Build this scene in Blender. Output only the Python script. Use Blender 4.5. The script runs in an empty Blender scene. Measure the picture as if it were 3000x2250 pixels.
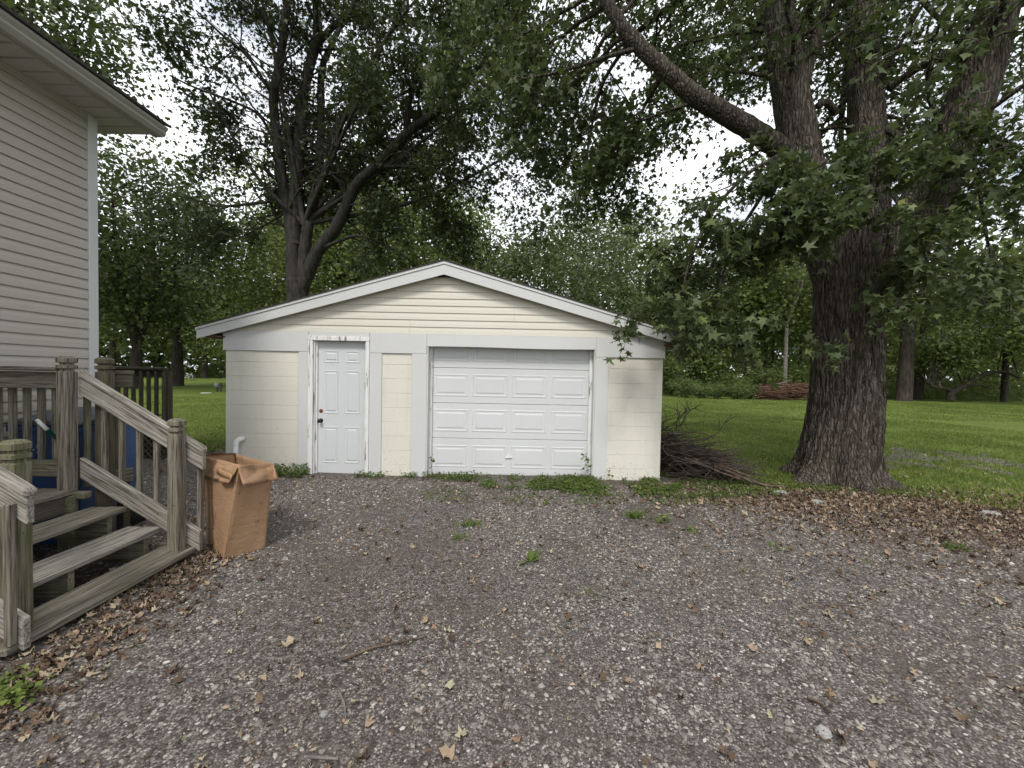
import bpy, bmesh, math, random
import numpy as np
from mathutils import Vector, Matrix

rng = np.random.default_rng(11)
random.seed(11)
SC = bpy.context.scene
COL = SC.collection

# ------------------------------------------------------------------ camera
FOC, PITCH, ROLL = 1127.0, math.radians(1.36), 0.0195
CAM = np.array([0.0, 0.0, 1.45])
_fw = np.array([0, math.cos(PITCH), -math.sin(PITCH)])
_u0 = np.array([0, math.sin(PITCH), math.cos(PITCH)])
_r0 = np.array([1.0, 0, 0])
_cx = math.cos(ROLL) * _r0 + math.sin(ROLL) * _u0
_cu = -math.sin(ROLL) * _r0 + math.cos(ROLL) * _u0
cam_d = bpy.data.cameras.new('camera')
cam_d.sensor_width = 36.0
cam_d.lens = 36.0 * FOC / 3000.0
cam_d.clip_start, cam_d.clip_end = 0.05, 2000
cam = bpy.data.objects.new('camera', cam_d)
COL.objects.link(cam)
M = Matrix.Identity(4)
for i in range(3):
    M[i][0], M[i][1], M[i][2], M[i][3] = _cx[i], _cu[i], -_fw[i], CAM[i]
cam.matrix_world = M
SC.camera = cam

# ------------------------------------------------------------------ sky, sun, exposure
SUN_EL, SUN_AZ = math.radians(52), math.radians(192)   # azimuth clockwise from +Y
world = bpy.data.worlds.new('World')
SC.world = world
world.use_nodes = True
wn, wl = world.node_tree.nodes, world.node_tree.links
wn.clear()
wout = wn.new('ShaderNodeOutputWorld')
wbg = wn.new('ShaderNodeBackground')
sky = wn.new('ShaderNodeTexSky')
sky.sky_type = 'NISHITA'
sky.sun_disc = False
sky.sun_elevation = SUN_EL
sky.sun_rotation = SUN_AZ
tc = wn.new('ShaderNodeTexCoord')
mp = wn.new('ShaderNodeMapping')
mp.inputs['Scale'].default_value = (1, 1, 2.2)
nz = wn.new('ShaderNodeTexNoise')
nz.inputs['Scale'].default_value = 2.6
nz.inputs['Detail'].default_value = 6
nz.inputs['Roughness'].default_value = 0.55
cr = wn.new('ShaderNodeValToRGB')
cr.color_ramp.elements[0].position = 0.30
cr.color_ramp.elements[0].color = (0.62, 0.62, 0.62, 1)
cr.color_ramp.elements[1].position = 0.48
cr.color_ramp.elements[1].color = (1, 1, 1, 1)
cl = wn.new('ShaderNodeValToRGB')
cl.color_ramp.elements[0].position = 0.36
cl.color_ramp.elements[0].color = (5.0, 5.35, 5.95, 1)
cl.color_ramp.elements[1].position = 0.68
cl.color_ramp.elements[1].color = (10.8, 11.0, 11.3, 1)
mx = wn.new('ShaderNodeMix')
mx.data_type = 'RGBA'
wl.new(tc.outputs['Generated'], mp.inputs['Vector'])
wl.new(mp.outputs['Vector'], nz.inputs['Vector'])
wl.new(nz.outputs['Fac'], cr.inputs['Fac'])
wl.new(nz.outputs['Fac'], cl.inputs['Fac'])
wl.new(cr.outputs['Color'], mx.inputs['Factor'])
wl.new(sky.outputs['Color'], mx.inputs['A'])
wl.new(cl.outputs['Color'], mx.inputs['B'])
wl.new(mx.outputs['Result'], wbg.inputs['Color'])
wbg.inputs['Strength'].default_value = 0.10
wl.new(wbg.outputs['Background'], wout.inputs['Surface'])

sun_d = bpy.data.lights.new('sun', 'SUN')
sun_d.energy = 1.5
sun_d.angle = math.radians(14)
sun_d.color = (1.0, 0.96, 0.9)
sun = bpy.data.objects.new('sun', sun_d)
COL.objects.link(sun)
_sd = Vector((math.sin(SUN_AZ) * math.cos(SUN_EL), math.cos(SUN_AZ) * math.cos(SUN_EL), math.sin(SUN_EL)))
sun.rotation_euler = _sd.to_track_quat('Z', 'Y').to_euler()
sun.location = _sd * 40

SC.view_settings.view_transform = 'Standard'
SC.view_settings.look = 'None'
SC.view_settings.exposure = 0.78
SC.view_settings.gamma = 1.0
SC.view_settings.use_curve_mapping = False
SC.cycles.use_denoising = True
SC.cycles.use_adaptive_sampling = True
SC.cycles.adaptive_threshold = 0.025
SC.cycles.max_bounces = 4
SC.cycles.diffuse_bounces = 3
SC.cycles.caustics_reflective = False
SC.cycles.caustics_refractive = False
SC.cycles.transmission_bounces = 4


# ------------------------------------------------------------------ helpers
def at(u, v, Y):
    """world point on the ray of reference pixel (u, v) at depth Y"""
    d = _fw * FOC + _cx * (u - 1500) - _cu * (v - 1125)
    return CAM + d * (Y / d[1])


def on_ground(u, v, z=-0.08):
    d = _fw * FOC + _cx * (u - 1500) - _cu * (v - 1125)
    return CAM + d * ((z - CAM[2]) / d[2])


def sstep(t):
    t = np.clip(t, 0, 1)
    return t * t * (3 - 2 * t)


_lat = rng.random((256, 256))


def vnoise(x, y, s=1.0):
    x, y = np.asarray(x, float) * s + 31.7, np.asarray(y, float) * s + 17.3
    xi, yi = np.floor(x).astype(int), np.floor(y).astype(int)
    fx, fy = sstep(x - xi), sstep(y - yi)
    a = _lat[xi % 256, yi % 256]; b = _lat[(xi + 1) % 256, yi % 256]
    c = _lat[xi % 256, (yi + 1) % 256]; d = _lat[(xi + 1) % 256, (yi + 1) % 256]
    return (a * (1 - fx) + b * fx) * (1 - fy) + (c * (1 - fx) + d * fx) * fy - 0.5


def terrain(x, y):
    x, y = np.asarray(x, float), np.asarray(y, float)
    z = -0.10 + 0.075 * sstep((y - 3.2) / 2.6)
    near = np.exp(-((x - 2) ** 2 + (y - 5) ** 2) / 160.0)
    z = z + 0.035 * vnoise(x, y, 0.9) * near + 0.012 * vnoise(x, y, 3.1) * near
    far = sstep((np.hypot(x, y) - 18) / 30)
    return z + 0.25 * vnoise(x, y, 0.07) * far


def tag(o, label=None, cat=None, group=None, kind=None):
    if label: o['label'] = label
    if cat: o['category'] = cat
    if group: o['group'] = group
    if kind: o['kind'] = kind
    return o


def empty(name, loc=(0, 0, 0), label=None, cat=None, group=None):
    o = bpy.data.objects.new(name, None)
    o.empty_display_size = 0.1
    COL.objects.link(o)
    o.location = loc
    return tag(o, label, cat, group)


def wloc(o):
    v = Vector((0, 0, 0))
    while o is not None:
        v += Vector(o.location); o = o.parent
    return v


def place(name, me, mat=None, parent=None, loc=(0, 0, 0), rot=None):
    """link mesh data as one object; loc is in world space, parents carry translation only"""
    o = bpy.data.objects.new(name, me)
    COL.objects.link(o)
    if mat is not None and len(me.materials) == 0:
        me.materials.append(mat)
    L = Vector(loc)
    if parent is not None:
        o.parent = parent
        pm = Matrix.Identity(4)
        p = parent
        chain = []
        while p is not None:
            chain.append(p); p = p.parent
        for q in reversed(chain):
            pm = pm @ Matrix.LocRotScale(q.location, q.rotation_euler.to_quaternion(), None)
        m = Matrix.LocRotScale(L, rot.to_quaternion() if rot is not None else None, None)
        m = pm.inverted() @ m
        o.location = m.to_translation()
        o.rotation_euler = m.to_euler()
    else:
        o.location = L
        if rot is not None:
            o.rotation_euler = rot.to_euler()
    return o


def np_mesh(name, V, F, smooth=False, rnd=None, extra=None):
    V = np.asarray(V, np.float32); F = np.asarray(F, np.int32)
    me = bpy.data.meshes.new(name)
    n, k = F.shape
    me.vertices.add(len(V)); me.vertices.foreach_set('co', V.ravel())
    me.loops.add(n * k); me.loops.foreach_set('vertex_index', F.ravel())
    me.polygons.add(n)
    me.polygons.foreach_set('loop_start', np.arange(0, n * k, k, dtype=np.int32))
    me.polygons.foreach_set('loop_total', np.full(n, k, np.int32))
    if smooth:
        me.polygons.foreach_set('use_smooth', np.ones(n, bool))
    me.update(calc_edges=True)
    if rnd is not None:
        a = me.attributes.new('rnd', 'FLOAT', 'POINT')
        a.data.foreach_set('value', np.asarray(rnd, np.float32))
    if extra is not None:
        for kx, vx in extra.items():
            a = me.attributes.new(kx, 'FLOAT', 'POINT')
            a.data.foreach_set('value', np.asarray(vx, np.float32))
    return me


def py_mesh(name, V, F, smooth=False):
    me = bpy.data.meshes.new(name)
    me.from_pydata([tuple(map(float, v)) for v in V], [], [tuple(int(i) for i in f) for f in F])
    if smooth:
        for p in me.polygons: p.use_smooth = True
    me.update()
    return me


def bm_mesh(name, bm, smooth=False):
    bmesh.ops.recalc_face_normals(bm, faces=bm.faces)
    me = bpy.data.meshes.new(name)
    bm.to_mesh(me); bm.free()
    if smooth:
        for p in me.polygons: p.use_smooth = True
    return me


def block_mesh(sx, sy, sz, bev):
    bm = bmesh.new()
    bmesh.ops.create_cube(bm, size=1.0)
    for v in bm.verts: v.co = Vector((v.co.x * sx, v.co.y * sy, v.co.z * sz))
    ed = [e for e in bm.edges if abs(e.verts[0].co.x - e.verts[1].co.x) > sx * .5 and e.verts[0].co.y < 0]
    bmesh.ops.bevel(bm, geom=ed, offset=bev, segments=1, affect='EDGES')
    return bm_mesh('block', bm)


_boxcache = {}


def box_mesh(sx, sy, sz, bev=0.0, key=None):
    k = (round(sx, 4), round(sy, 4), round(sz, 4), round(bev, 4), key)
    if k in _boxcache: return _boxcache[k]
    bm = bmesh.new()
    bmesh.ops.create_cube(bm, size=1.0)
    for v in bm.verts:
        v.co = Vector((v.co.x * sx, v.co.y * sy, v.co.z * sz))
    if bev > 0:
        bmesh.ops.bevel(bm, geom=list(bm.edges), offset=bev, segments=1, affect='EDGES', clamp_overlap=True)
    me = bm_mesh('box', bm)
    _boxcache[k] = me
    return me


def box(name, x0, x1, y0, y1, z0, z1, mat, parent=None, bev=0.0):
    me = box_mesh(x1 - x0, y1 - y0, z1 - z0, bev, mat.name)
    return place(name, me, mat, parent, ((x0 + x1) / 2, (y0 + y1) / 2, (z0 + z1) / 2))


def frame_from(d, up=(0, 0, 1)):
    x = Vector(d).normalized()
    u = Vector(up)
    if abs(x.dot(u)) > 0.98: u = Vector((0, 1, 0))
    y = u.cross(x).normalized()
    z = x.cross(y)
    m = Matrix.Identity(3)
    for i in range(3):
        m[i][0], m[i][1], m[i][2] = x[i], y[i], z[i]
    return m


def board(name, p0, p1, w, h, mat, parent=None, bev=0.004, up=(0, 0, 1), plumb=False):
    """a sawn board from p0 to p1: w across (local y), h along 'up' (local z)"""
    p0, p1 = Vector(p0), Vector(p1)
    me = box_mesh((p1 - p0).length, w, h, bev, mat.name)
    if plumb:
        me = me.copy(); tn = (p0.z - p1.z) / abs(p1.x - p0.x)
        for v in me.vertices: v.co.x -= v.co.z * tn
    return place(name, me, mat, parent, (p0 + p1) / 2, frame_from(p1 - p0, up))


def prism_x(name, prof, x0, x1, mat, parent=None):
    """profile [(y,z)...] extruded along x"""
    n = len(prof)
    V = [(x0, y, z) for y, z in prof] + [(x1, y, z) for y, z in prof]
    F = [tuple(range(n))[::-1], tuple(range(n, 2 * n))] + [(i, (i + 1) % n, n + (i + 1) % n, n + i) for i in range(n)]
    return fin(name, V, F, mat, parent)


def prism_y(name, prof, y0, y1, mat, parent=None):
    n = len(prof)
    V = [(x, y0, z) for x, z in prof] + [(x, y1, z) for x, z in prof]
    F = [tuple(range(n))[::-1], tuple(range(n, 2 * n))] + [(i, (i + 1) % n, n + (i + 1) % n, n + i) for i in range(n)]
    return fin(name, V, F, mat, parent)


def fin(name, V, F, mat, parent=None, smooth=False):
    c = np.mean(np.array(V, float), axis=0)
    bm = bmesh.new()
    vs = [bm.verts.new((v[0] - c[0], v[1] - c[1], v[2] - c[2])) for v in V]
    for f in F:
        bm.faces.new([vs[i] for i in f])
    return place(name, bm_mesh(name, bm, smooth), mat, parent, c)


class Tubes:
    def __init__(s): s.V, s.F, s.n = [], [], 0

    def add(s, pts, rad, seg=6, cap=True):
        P = np.asarray(pts, float); R = np.asarray(rad, float)
        k = len(P)
        T = np.gradient(P, axis=0)
        T /= np.linalg.norm(T, axis=1)[:, None] + 1e-9
        a = np.array([0, 0, 1.0]) if abs(T[0][2]) < 0.9 else np.array([1.0, 0, 0])
        N = np.cross(T, a); bad = np.linalg.norm(N, axis=1) < 0.15
        if bad.any(): N[bad] = np.cross(T[bad], np.array([0, 1.0, 0.3]))
        N /= np.linalg.norm(N, axis=1)[:, None] + 1e-9
        for i in range(1, k):                       # parallel transport
            v = N[i - 1] - T[i] * (N[i - 1] @ T[i])
            l = np.linalg.norm(v)
            if l > 1e-6: N[i] = v / l
        B = np.cross(T, N)
        th = np.linspace(0, 2 * np.pi, seg, endpoint=False)
        ring = P[:, None, :] + R[:, None, None] * (np.cos(th)[None, :, None] * N[:, None, :] + np.sin(th)[None, :, None] * B[:, None, :])
        s.V.append(ring.reshape(-1, 3))
        i = np.arange(k - 1)[:, None] * seg; j = np.arange(seg)[None, :]
        j2 = (j + 1) % seg
        F = np.stack([i + j, i + j2, i + seg + j2, i + seg + j], -1).reshape(-1, 4) + s.n
        s.F.append(F)
        if cap:
            for e, r0 in ((0, 0), (k - 1, (k - 1) * seg)):
                s.V.append(P[e][None]); c = s.n + k * seg + (0 if e == 0 else 1)
                jj = np.arange(seg); a0 = s.n + r0 + jj; b0 = s.n + r0 + (jj + 1) % seg
                s.F.append(np.stack([a0, b0, np.full(seg, c), np.full(seg, c)], -1) if False else np.stack([a0, b0, np.full(seg, c), a0], -1)[:, [0, 1, 2, 2]])
            s.n += k * seg + 2
        else:
            s.n += k * seg

    def mesh(s, name, smooth=True):
        V = np.concatenate(s.V); F = np.concatenate(s.F)
        deg = F[:, 2] == F[:, 3]
        me = bpy.data.meshes.new(name)
        Q, Tt = F[~deg], F[deg][:, :3]
        loops = np.concatenate([Q.ravel(), Tt.ravel()]).astype(np.int32)
        tot = np.concatenate([np.full(len(Q), 4), np.full(len(Tt), 3)]).astype(np.int32)
        st = np.concatenate([[0], np.cumsum(tot)[:-1]]).astype(np.int32)
        me.vertices.add(len(V)); me.vertices.foreach_set('co', V.astype(np.float32).ravel())
        me.loops.add(len(loops)); me.loops.foreach_set('vertex_index', loops)
        me.polygons.add(len(tot)); me.polygons.foreach_set('loop_start', st); me.polygons.foreach_set('loop_total', tot)
        if smooth: me.polygons.foreach_set('use_smooth', np.ones(len(tot), bool))
        me.update(calc_edges=True)
        return me


def tube_obj(name, pts, rad, mat, parent=None, seg=10, smooth=True):
    P = np.asarray(pts, float)
    r = np.full(len(P), rad) if np.isscalar(rad) else np.asarray(rad)
    c = P.mean(axis=0)
    t = Tubes(); t.add(P - c, r, seg)
    return place(name, t.mesh(name, smooth), mat, parent, c)


def catmull(P, sub=6):
    P = np.asarray(P, float)
    if len(P) < 3:
        return np.array([P[0] + (P[-1] - P[0]) * t for t in np.linspace(0, 1, sub + 1)])
    Q = np.vstack([2 * P[0] - P[1], P, 2 * P[-1] - P[-2]])
    out = []
    for i in range(1, len(Q) - 2):
        for t in np.linspace(0, 1, sub, endpoint=False):
            a, b, c, d = Q[i - 1], Q[i], Q[i + 1], Q[i + 2]
            out.append(0.5 * ((2 * b) + (c - a) * t + (2 * a - 5 * b + 4 * c - d) * t * t + (-a + 3 * b - 3 * c + d) * t ** 3))
    out.append(P[-1])
    return np.array(out)


# ------------------------------------------------------------------ materials
class NT:
    def __init__(s, name):
        s.m = bpy.data.materials.new(name)
        s.m.use_nodes = True
        s.t = s.m.node_tree
        s.n, s.l = s.t.nodes, s.t.links
        s.bsdf = s.n['Principled BSDF']
        s.out = s.n['Material Output']
        s.c = None

    def node(s, typ, **kw):
        n = s.n.new(typ)
        for k, v in kw.items():
            if k in n.inputs.keys(): n.inputs[k].default_value = v
            else: setattr(n, k, v)
        return n

    def coord(s, kind='Object', scale=(1, 1, 1), rand=False):
        t = s.node('ShaderNodeTexCoord'); mp = s.node('ShaderNodeMapping')
        mp.inputs['Scale'].default_value = scale
        s.l.new(t.outputs[kind], mp.inputs['Vector'])
        if rand:
            oi = s.node('ShaderNodeObjectInfo'); mu = s.node('ShaderNodeMath', operation='MULTIPLY')
            mu.inputs[1].default_value = 57.0
            s.l.new(oi.outputs['Random'], mu.inputs[0])
            cb = s.node('ShaderNodeCombineXYZ')
            for i in range(3): s.l.new(mu.outputs[0], cb.inputs[i])
            s.l.new(cb.outputs[0], mp.inputs['Location'])
        return mp.outputs['Vector']

    def world(s, scale=(1, 1, 1)):
        g = s.node('ShaderNodeNewGeometry'); mp = s.node('ShaderNodeMapping')
        mp.inputs['Scale'].default_value = scale
        s.l.new(g.outputs['Position'], mp.inputs['Vector'])
        return mp.outputs['Vector']

    def noise(s, vec, scale, detail=4, rough=0.55):
        n = s.node('ShaderNodeTexNoise')
        n.inputs['Scale'].default_value = scale; n.inputs['Detail'].default_value = detail
        n.inputs['Roughness'].default_value = rough
        s.l.new(vec, n.inputs['Vector'])
        return n.outputs['Fac']

    def ramp(s, fac, stops, interp='LINEAR'):
        r = s.node('ShaderNodeValToRGB')
        r.color_ramp.interpolation = interp
        els = r.color_ramp.elements
        while len(els) < len(stops): els.new(0.5)
        for e, (p, c) in zip(els, stops):
            e.position = p
            e.color = (*c, 1) if isinstance(c, (tuple, list)) else (c, c, c, 1)
        s.l.new(fac, r.inputs['Fac'])
        return r.outputs['Color']

    def mix(s, fac, a, b, blend='MIX'):
        m = s.node('ShaderNodeMix', data_type='RGBA', blend_type=blend)
        for sock, val in (('Factor', fac), ('A', a), ('B', b)):
            if isinstance(val, (int, float)): m.inputs[sock].default_value = val if sock == 'Factor' else (val, val, val, 1)
            elif isinstance(val, (tuple, list)): m.inputs[sock].default_value = (*val, 1)
            else: s.l.new(val, m.inputs[sock])
        return m.outputs['Result']

    def math(s, op, a, b=None):
        m = s.node('ShaderNodeMath', operation=op)
        for i, v in enumerate((a, b)):
            if v is None: continue
            if isinstance(v, (int, float)): m.inputs[i].default_value = v
            else: s.l.new(v, m.inputs[i])
        return m.outputs[0]

    def attr(s, name):
        a = s.node('ShaderNodeAttribute', attribute_name=name)
        return a.outputs['Fac']

    def orand(s):
        return s.node('ShaderNodeObjectInfo').outputs['Random']

    def bump(s, h, strength=0.3, dist=0.01):
        b = s.node('ShaderNodeBump')
        b.inputs['Strength'].default_value = strength; b.inputs['Distance'].default_value = dist
        s.l.new(h, b.inputs['Height']); s.l.new(b.outputs['Normal'], s.bsdf.inputs['Normal'])

    def base(s, col, rough=0.7, spec=0.3):
        if isinstance(col, (tuple, list)): s.bsdf.inputs['Base Color'].default_value = (*col, 1)
        else: s.l.new(col, s.bsdf.inputs['Base Color'])
        if isinstance(rough, (int, float)): s.bsdf.inputs['Roughness'].default_value = rough
        else: s.l.new(rough, s.bsdf.inputs['Roughness'])
        s.bsdf.inputs['Specular IOR Level'].default_value = spec
        return s.m


def paint(name, col, dirt=(0.35, 0.33, 0.28), amt=0.10, rough=0.55, bump=0.05, bscale=60, spec=0.3):
    m = NT(name); v = m.world()
    lo = m.noise(v, 1.3, 3); hi = m.noise(v, 14, 5, 0.65)
    f = m.ramp(lo, [(0.35, 0.0), (0.75, amt)])
    c = m.mix(f, col, dirt)
    f2 = m.ramp(hi, [(0.66, 0.0), (0.78, amt * 1.2)])
    c = m.mix(f2, c, dirt)
    m.bump(m.noise(v, bscale, 4), bump, 0.01)
    return m.base(c, rough, spec)


def mat_block():
    m = NT('painted_block'); v = m.world()
    c = m.mix(m.ramp(m.noise(v, 1.7, 4), [(0.3, 0.0), (0.8, 1.0)]), (0.71, 0.682, 0.595), (0.66, 0.632, 0.55))
    # mud splashes and chips of paint, more frequent low on the wall
    g = m.node('ShaderNodeNewGeometry'); sp = m.node('ShaderNodeSeparateXYZ'); m.l.new(g.outputs['Position'], sp.inputs[0])
    low = m.ramp(sp.outputs['Z'], [(0.0, 1.0), (0.45, 0.0)])
    spk = m.noise(v, 38, 3, 0.6)
    spot = m.ramp(m.math('ADD', spk, m.math('MULTIPLY', low, 0.10)), [(0.66, 0.0), (0.72, 1.0)])
    c = m.mix(m.math('MULTIPLY', spot, 0.55), c, (0.20, 0.17, 0.12))
    st = m.noise(m.world((7, 7, 0.9)), 1.5, 3)
    c = m.mix(m.ramp(st, [(0.55, 0.0), (0.8, 0.22)]), c, (0.45, 0.40, 0.29))
    h = m.math('ADD', m.noise(v, 45, 6, 0.7), m.math('MULTIPLY', m.noise(v, 9, 3), 0.8))
    m.bump(h, 0.35, 0.008)
    return m.base(c, 0.75, 0.2)


def mat_wood(name, grey=(0.33, 0.295, 0.24), dark=(0.05, 0.042, 0.033), green=(0.115, 0.12, 0.06), gamt=0.55, hscale=1.0):
    m = NT(name)
    v = m.coord('Object', (1.1, 26, 26), rand=True)
    v2 = m.coord('Object', (2.0, 8, 8), rand=True)
    grain = m.noise(v, 3.2, 6, 0.65)
    c = m.ramp(grain, [(0.36, dark), (0.50, tuple(0.55 * g + 0.45 * d for g, d in zip(grey, dark))), (0.66, grey)])
    blot = m.noise(v2, 1.4, 4, 0.6)
    c = m.mix(m.ramp(blot, [(0.45, 0.0), (0.72, gamt)]), c, green)
    spots = m.noise(m.coord('Object', (20, 34, 34), rand=True), 1.6, 3, 0.6)
    c = m.mix(m.ramp(spots, [(0.66, 0.0), (0.72, 0.75)]), c, dark)
    c = m.mix(m.ramp(m.orand(), [(0.0, 0.0), (1.0, 0.25)]), c, dark)
    m.bump(grain, 0.6, 0.006)
    return m.base(c, 0.85, 0.15)


def mat_bark(name, a, b, sc=(9, 9, 1.6), bump=1.0, moss=0.0):
    m = NT(name); v = m.world(sc)
    n1 = m.noise(v, 1.6, 6, 0.65)
    n2 = m.noise(m.world((1, 1, 0.6)), 1.5, 3)
    c = m.ramp(n1, [(0.36, b), (0.62, a)])
    c = m.mix(m.ramp(n2, [(0.4, 0.0), (0.75, 0.45)]), c, tuple(0.55 * x + 0.01 for x in a))
    if moss:
        n3 = m.noise(m.world((3, 3, 2)), 1.2, 4)
        c = m.mix(m.ramp(n3, [(0.52, 0.0), (0.75, moss)]), c, (0.09, 0.095, 0.045))
    m.bump(n1, bump, 0.03)
    return m.base(c, 0.9, 0.1)


def mat_plates(name):
    m = NT(name)
    wp = m.world()
    dn = m.node('ShaderNodeTexNoise'); dn.inputs['Scale'].default_value = 5.0; dn.inputs['Detail'].default_value = 4
    m.l.new(wp, dn.inputs['Vector'])
    mixv = m.node('ShaderNodeMix', data_type='VECTOR'); mixv.inputs['Factor'].default_value = 0.085
    m.l.new(wp, mixv.inputs[4]); m.l.new(dn.outputs['Color'], mixv.inputs[5])
    mp_ = m.node('ShaderNodeMapping'); mp_.inputs['Scale'].default_value = (30, 30, 3.4)
    m.l.new(mixv.outputs[1], mp_.inputs['Vector'])
    vo = m.node('ShaderNodeTexVoronoi', feature='DISTANCE_TO_EDGE'); vo.inputs['Scale'].default_value = 1.0
    m.l.new(mp_.outputs['Vector'], vo.inputs['Vector'])
    vc = m.node('ShaderNodeTexVoronoi'); vc.inputs['Scale'].default_value = 1.0
    m.l.new(mp_.outputs['Vector'], vc.inputs['Vector'])
    sp = m.node('ShaderNodeSeparateColor'); m.l.new(vc.outputs['Color'], sp.inputs[0])
    plate = m.ramp(sp.outputs[0], [(0.0, (0.115, 0.097, 0.079)), (0.6, (0.152, 0.13, 0.107)), (1.0, (0.20, 0.174, 0.145))])
    fine = m.noise(m.world((26, 26, 5)), 1.5, 5, 0.7)
    c = m.mix(m.ramp(fine, [(0.38, 0.75), (0.62, 0.0)]), plate, (0.04, 0.033, 0.027))
    crack = m.ramp(m.math('ADD', vo.outputs['Distance'], m.math('MULTIPLY', m.noise(m.world((16, 16, 5)), 1.0, 4, 0.65), 0.5)), [(0.20, 0.85), (0.42, 0.0)])
    c = m.mix(crack, c, (0.014, 0.011, 0.009))
    moss = m.noise(m.world((3, 3, 2)), 1.2, 4)
    c = m.mix(m.ramp(moss, [(0.55, 0.0), (0.78, 0.35)]), c, (0.09, 0.092, 0.05))
    h = m.math('ADD', m.ramp(vo.outputs['Distance'], [(0.0, 0.0), (0.3, 1.0)]), m.math('MULTIPLY', fine, 0.4))
    m.bump(h, 0.9, 0.025)
    return m.base(c, 0.9, 0.1)


def mat_leaf(name, stops, trans=0.35, tcol=(0.16, 0.22, 0.03), rough=0.5):
    m = NT(name)
    r = m.attr('rnd')
    c = m.ramp(r, stops)
    g = m.node('ShaderNodeBsdfTranslucent')
    t = m.mix(0.5, c, tcol)
    m.l.new(t, g.inputs['Color'])
    m.base(c, rough, 0.25)
    ms = m.node('ShaderNodeMixShader'); ms.inputs[0].default_value = trans
    m.l.new(m.bsdf.outputs[0], ms.inputs[1]); m.l.new(g.outputs[0], ms.inputs[2])
    m.l.new(ms.outputs[0], m.out.inputs['Surface'])
    return m.m


def mat_plain(name, col, rough=0.6, spec=0.3, var=0.12, sc=20, bump=0.0, metal=0.0):
    m = NT(name); v = m.world()
    n = m.noise(v, sc, 4)
    c = m.mix(m.ramp(n, [(0.35, 0.0), (0.7, 1.0)]), col, tuple(x * (1 - 2 * var) for x in col))
    if bump: m.bump(n, bump, 0.01)
    m.bsdf.inputs['Metallic'].default_value = metal
    return m.base(c, rough, spec)


def mat_lawn():
    m = NT('lawn_soil_grass'); v = m.world()
    n1 = m.noise(v, 0.35, 4, 0.6); n2 = m.noise(m.world((1, 1, 0.2)), 9, 5, 0.7); n3 = m.noise(v, 70, 3, 0.7)
    c = m.ramp(n2, [(0.3, (0.066, 0.098, 0.020)), (0.52, (0.135, 0.185, 0.036)), (0.75, (0.22, 0.275, 0.065))])
    c = m.mix(m.ramp(n1, [(0.40, 0.0), (0.68, 0.55)]), c, (0.20, 0.235, 0.055))
    c = m.mix(m.ramp(n3, [(0.35, 0.65), (0.6, 0.0)]), c, (0.03, 0.05, 0.012))
    m.bump(m.math('ADD', n3, n2), 0.8, 0.04)
    return m.base(c, 0.9, 0.1)


def mat_gravel():
    m = NT('gravel_bed'); v = m.world((1, 1, 1))
    w1 = m.node('ShaderNodeTexVoronoi'); w1.inputs['Scale'].default_value = 85; m.l.new(v, w1.inputs['Vector'])
    w2 = m.node('ShaderNodeTexVoronoi'); w2.inputs['Scale'].default_value = 42; m.l.new(v, w2.inputs['Vector'])
    s1 = m.node('ShaderNodeSeparateColor'); m.l.new(w1.outputs['Color'], s1.inputs[0])
    s2 = m.node('ShaderNodeSeparateColor'); m.l.new(w2.outputs['Color'], s2.inputs[0])
    st = [(0.0, (0.065, 0.057, 0.052)), (0.24, (0.14, 0.124, 0.113)), (0.52, (0.215, 0.192, 0.174)), (0.76, (0.30, 0.27, 0.24)), (0.92, (0.42, 0.385, 0.345)), (1.0, (0.55, 0.52, 0.48))]
    c1 = m.ramp(s1.outputs[0], st, 'CONSTANT'); c2 = m.ramp(s2.outputs[0], st, 'CONSTANT')
    pick = m.ramp(s2.outputs[1], [(0.70, 0.0), (0.72, 1.0)])
    c = m.mix(pick, c1, c2)
    gap = m.ramp(w1.outputs['Distance'], [(0.25, 0.0), (0.55, 0.7)])
    c = m.mix(gap, c, (0.058, 0.048, 0.042))
    big = m.noise(v, 0.8, 4, 0.6)
    c = m.mix(m.ramp(big, [(0.44, 0.0), (0.68, 0.7)]), c, (0.095, 0.074, 0.062))
    # dry leaf mould by the steps and by the big tree, thinning out with distance
    g = m.node('ShaderNodeNewGeometry'); d = m.node('ShaderNodeVectorMath', operation='DISTANCE')
    m.l.new(g.outputs['Position'], d.inputs[0]); d.inputs[1].default_value = (5.0, 5.3, 0)
    mould = m.ramp(m.math('ADD', m.math('MULTIPLY', d.outputs['Value'], 0.25), m.math('MULTIPLY', m.noise(v, 3.0, 4), 0.5)), [(0.62, 1.0), (0.95, 0.0)])
    leafm = m.ramp(m.noise(v, 34, 4, 0.7), [(0.35, (0.045, 0.03, 0.02)), (0.55, (0.11, 0.07, 0.045)), (0.72, (0.26, 0.19, 0.13))])
    c = m.mix(m.math('MULTIPLY', mould, 0.8), c, leafm)
    h = m.math('SUBTRACT', 1.0, w1.outputs['Distance'])
    m.bump(h, 0.8, 0.012)
    return m.base(c, 0.85, 0.2)


def mat_rnd(name, stops, rough=0.8, spec=0.2, trans=0.0):
    m = NT(name)
    c = m.ramp(m.attr('rnd'), stops)
    n = m.noise(m.world(), 160, 3)
    c = m.mix(m.ramp(n, [(0.35, 0.35), (0.65, 0.0)]), c, tuple(0.4 * x for x in stops[1][1]))
    return m.base(c, rough, spec)


def mat_peel():
    m = NT('weathered_white_paint'); v = m.world((14, 14, 1.6))
    n = m.noise(v, 2.2, 5, 0.65)
    c = m.ramp(n, [(0.36, (0.23, 0.20, 0.17)), (0.44, (0.70, 0.69, 0.67)), (0.7, (0.78, 0.78, 0.77))])
    m.bump(n, 0.6, 0.006)
    return m.base(c, 0.7, 0.2)


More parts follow.
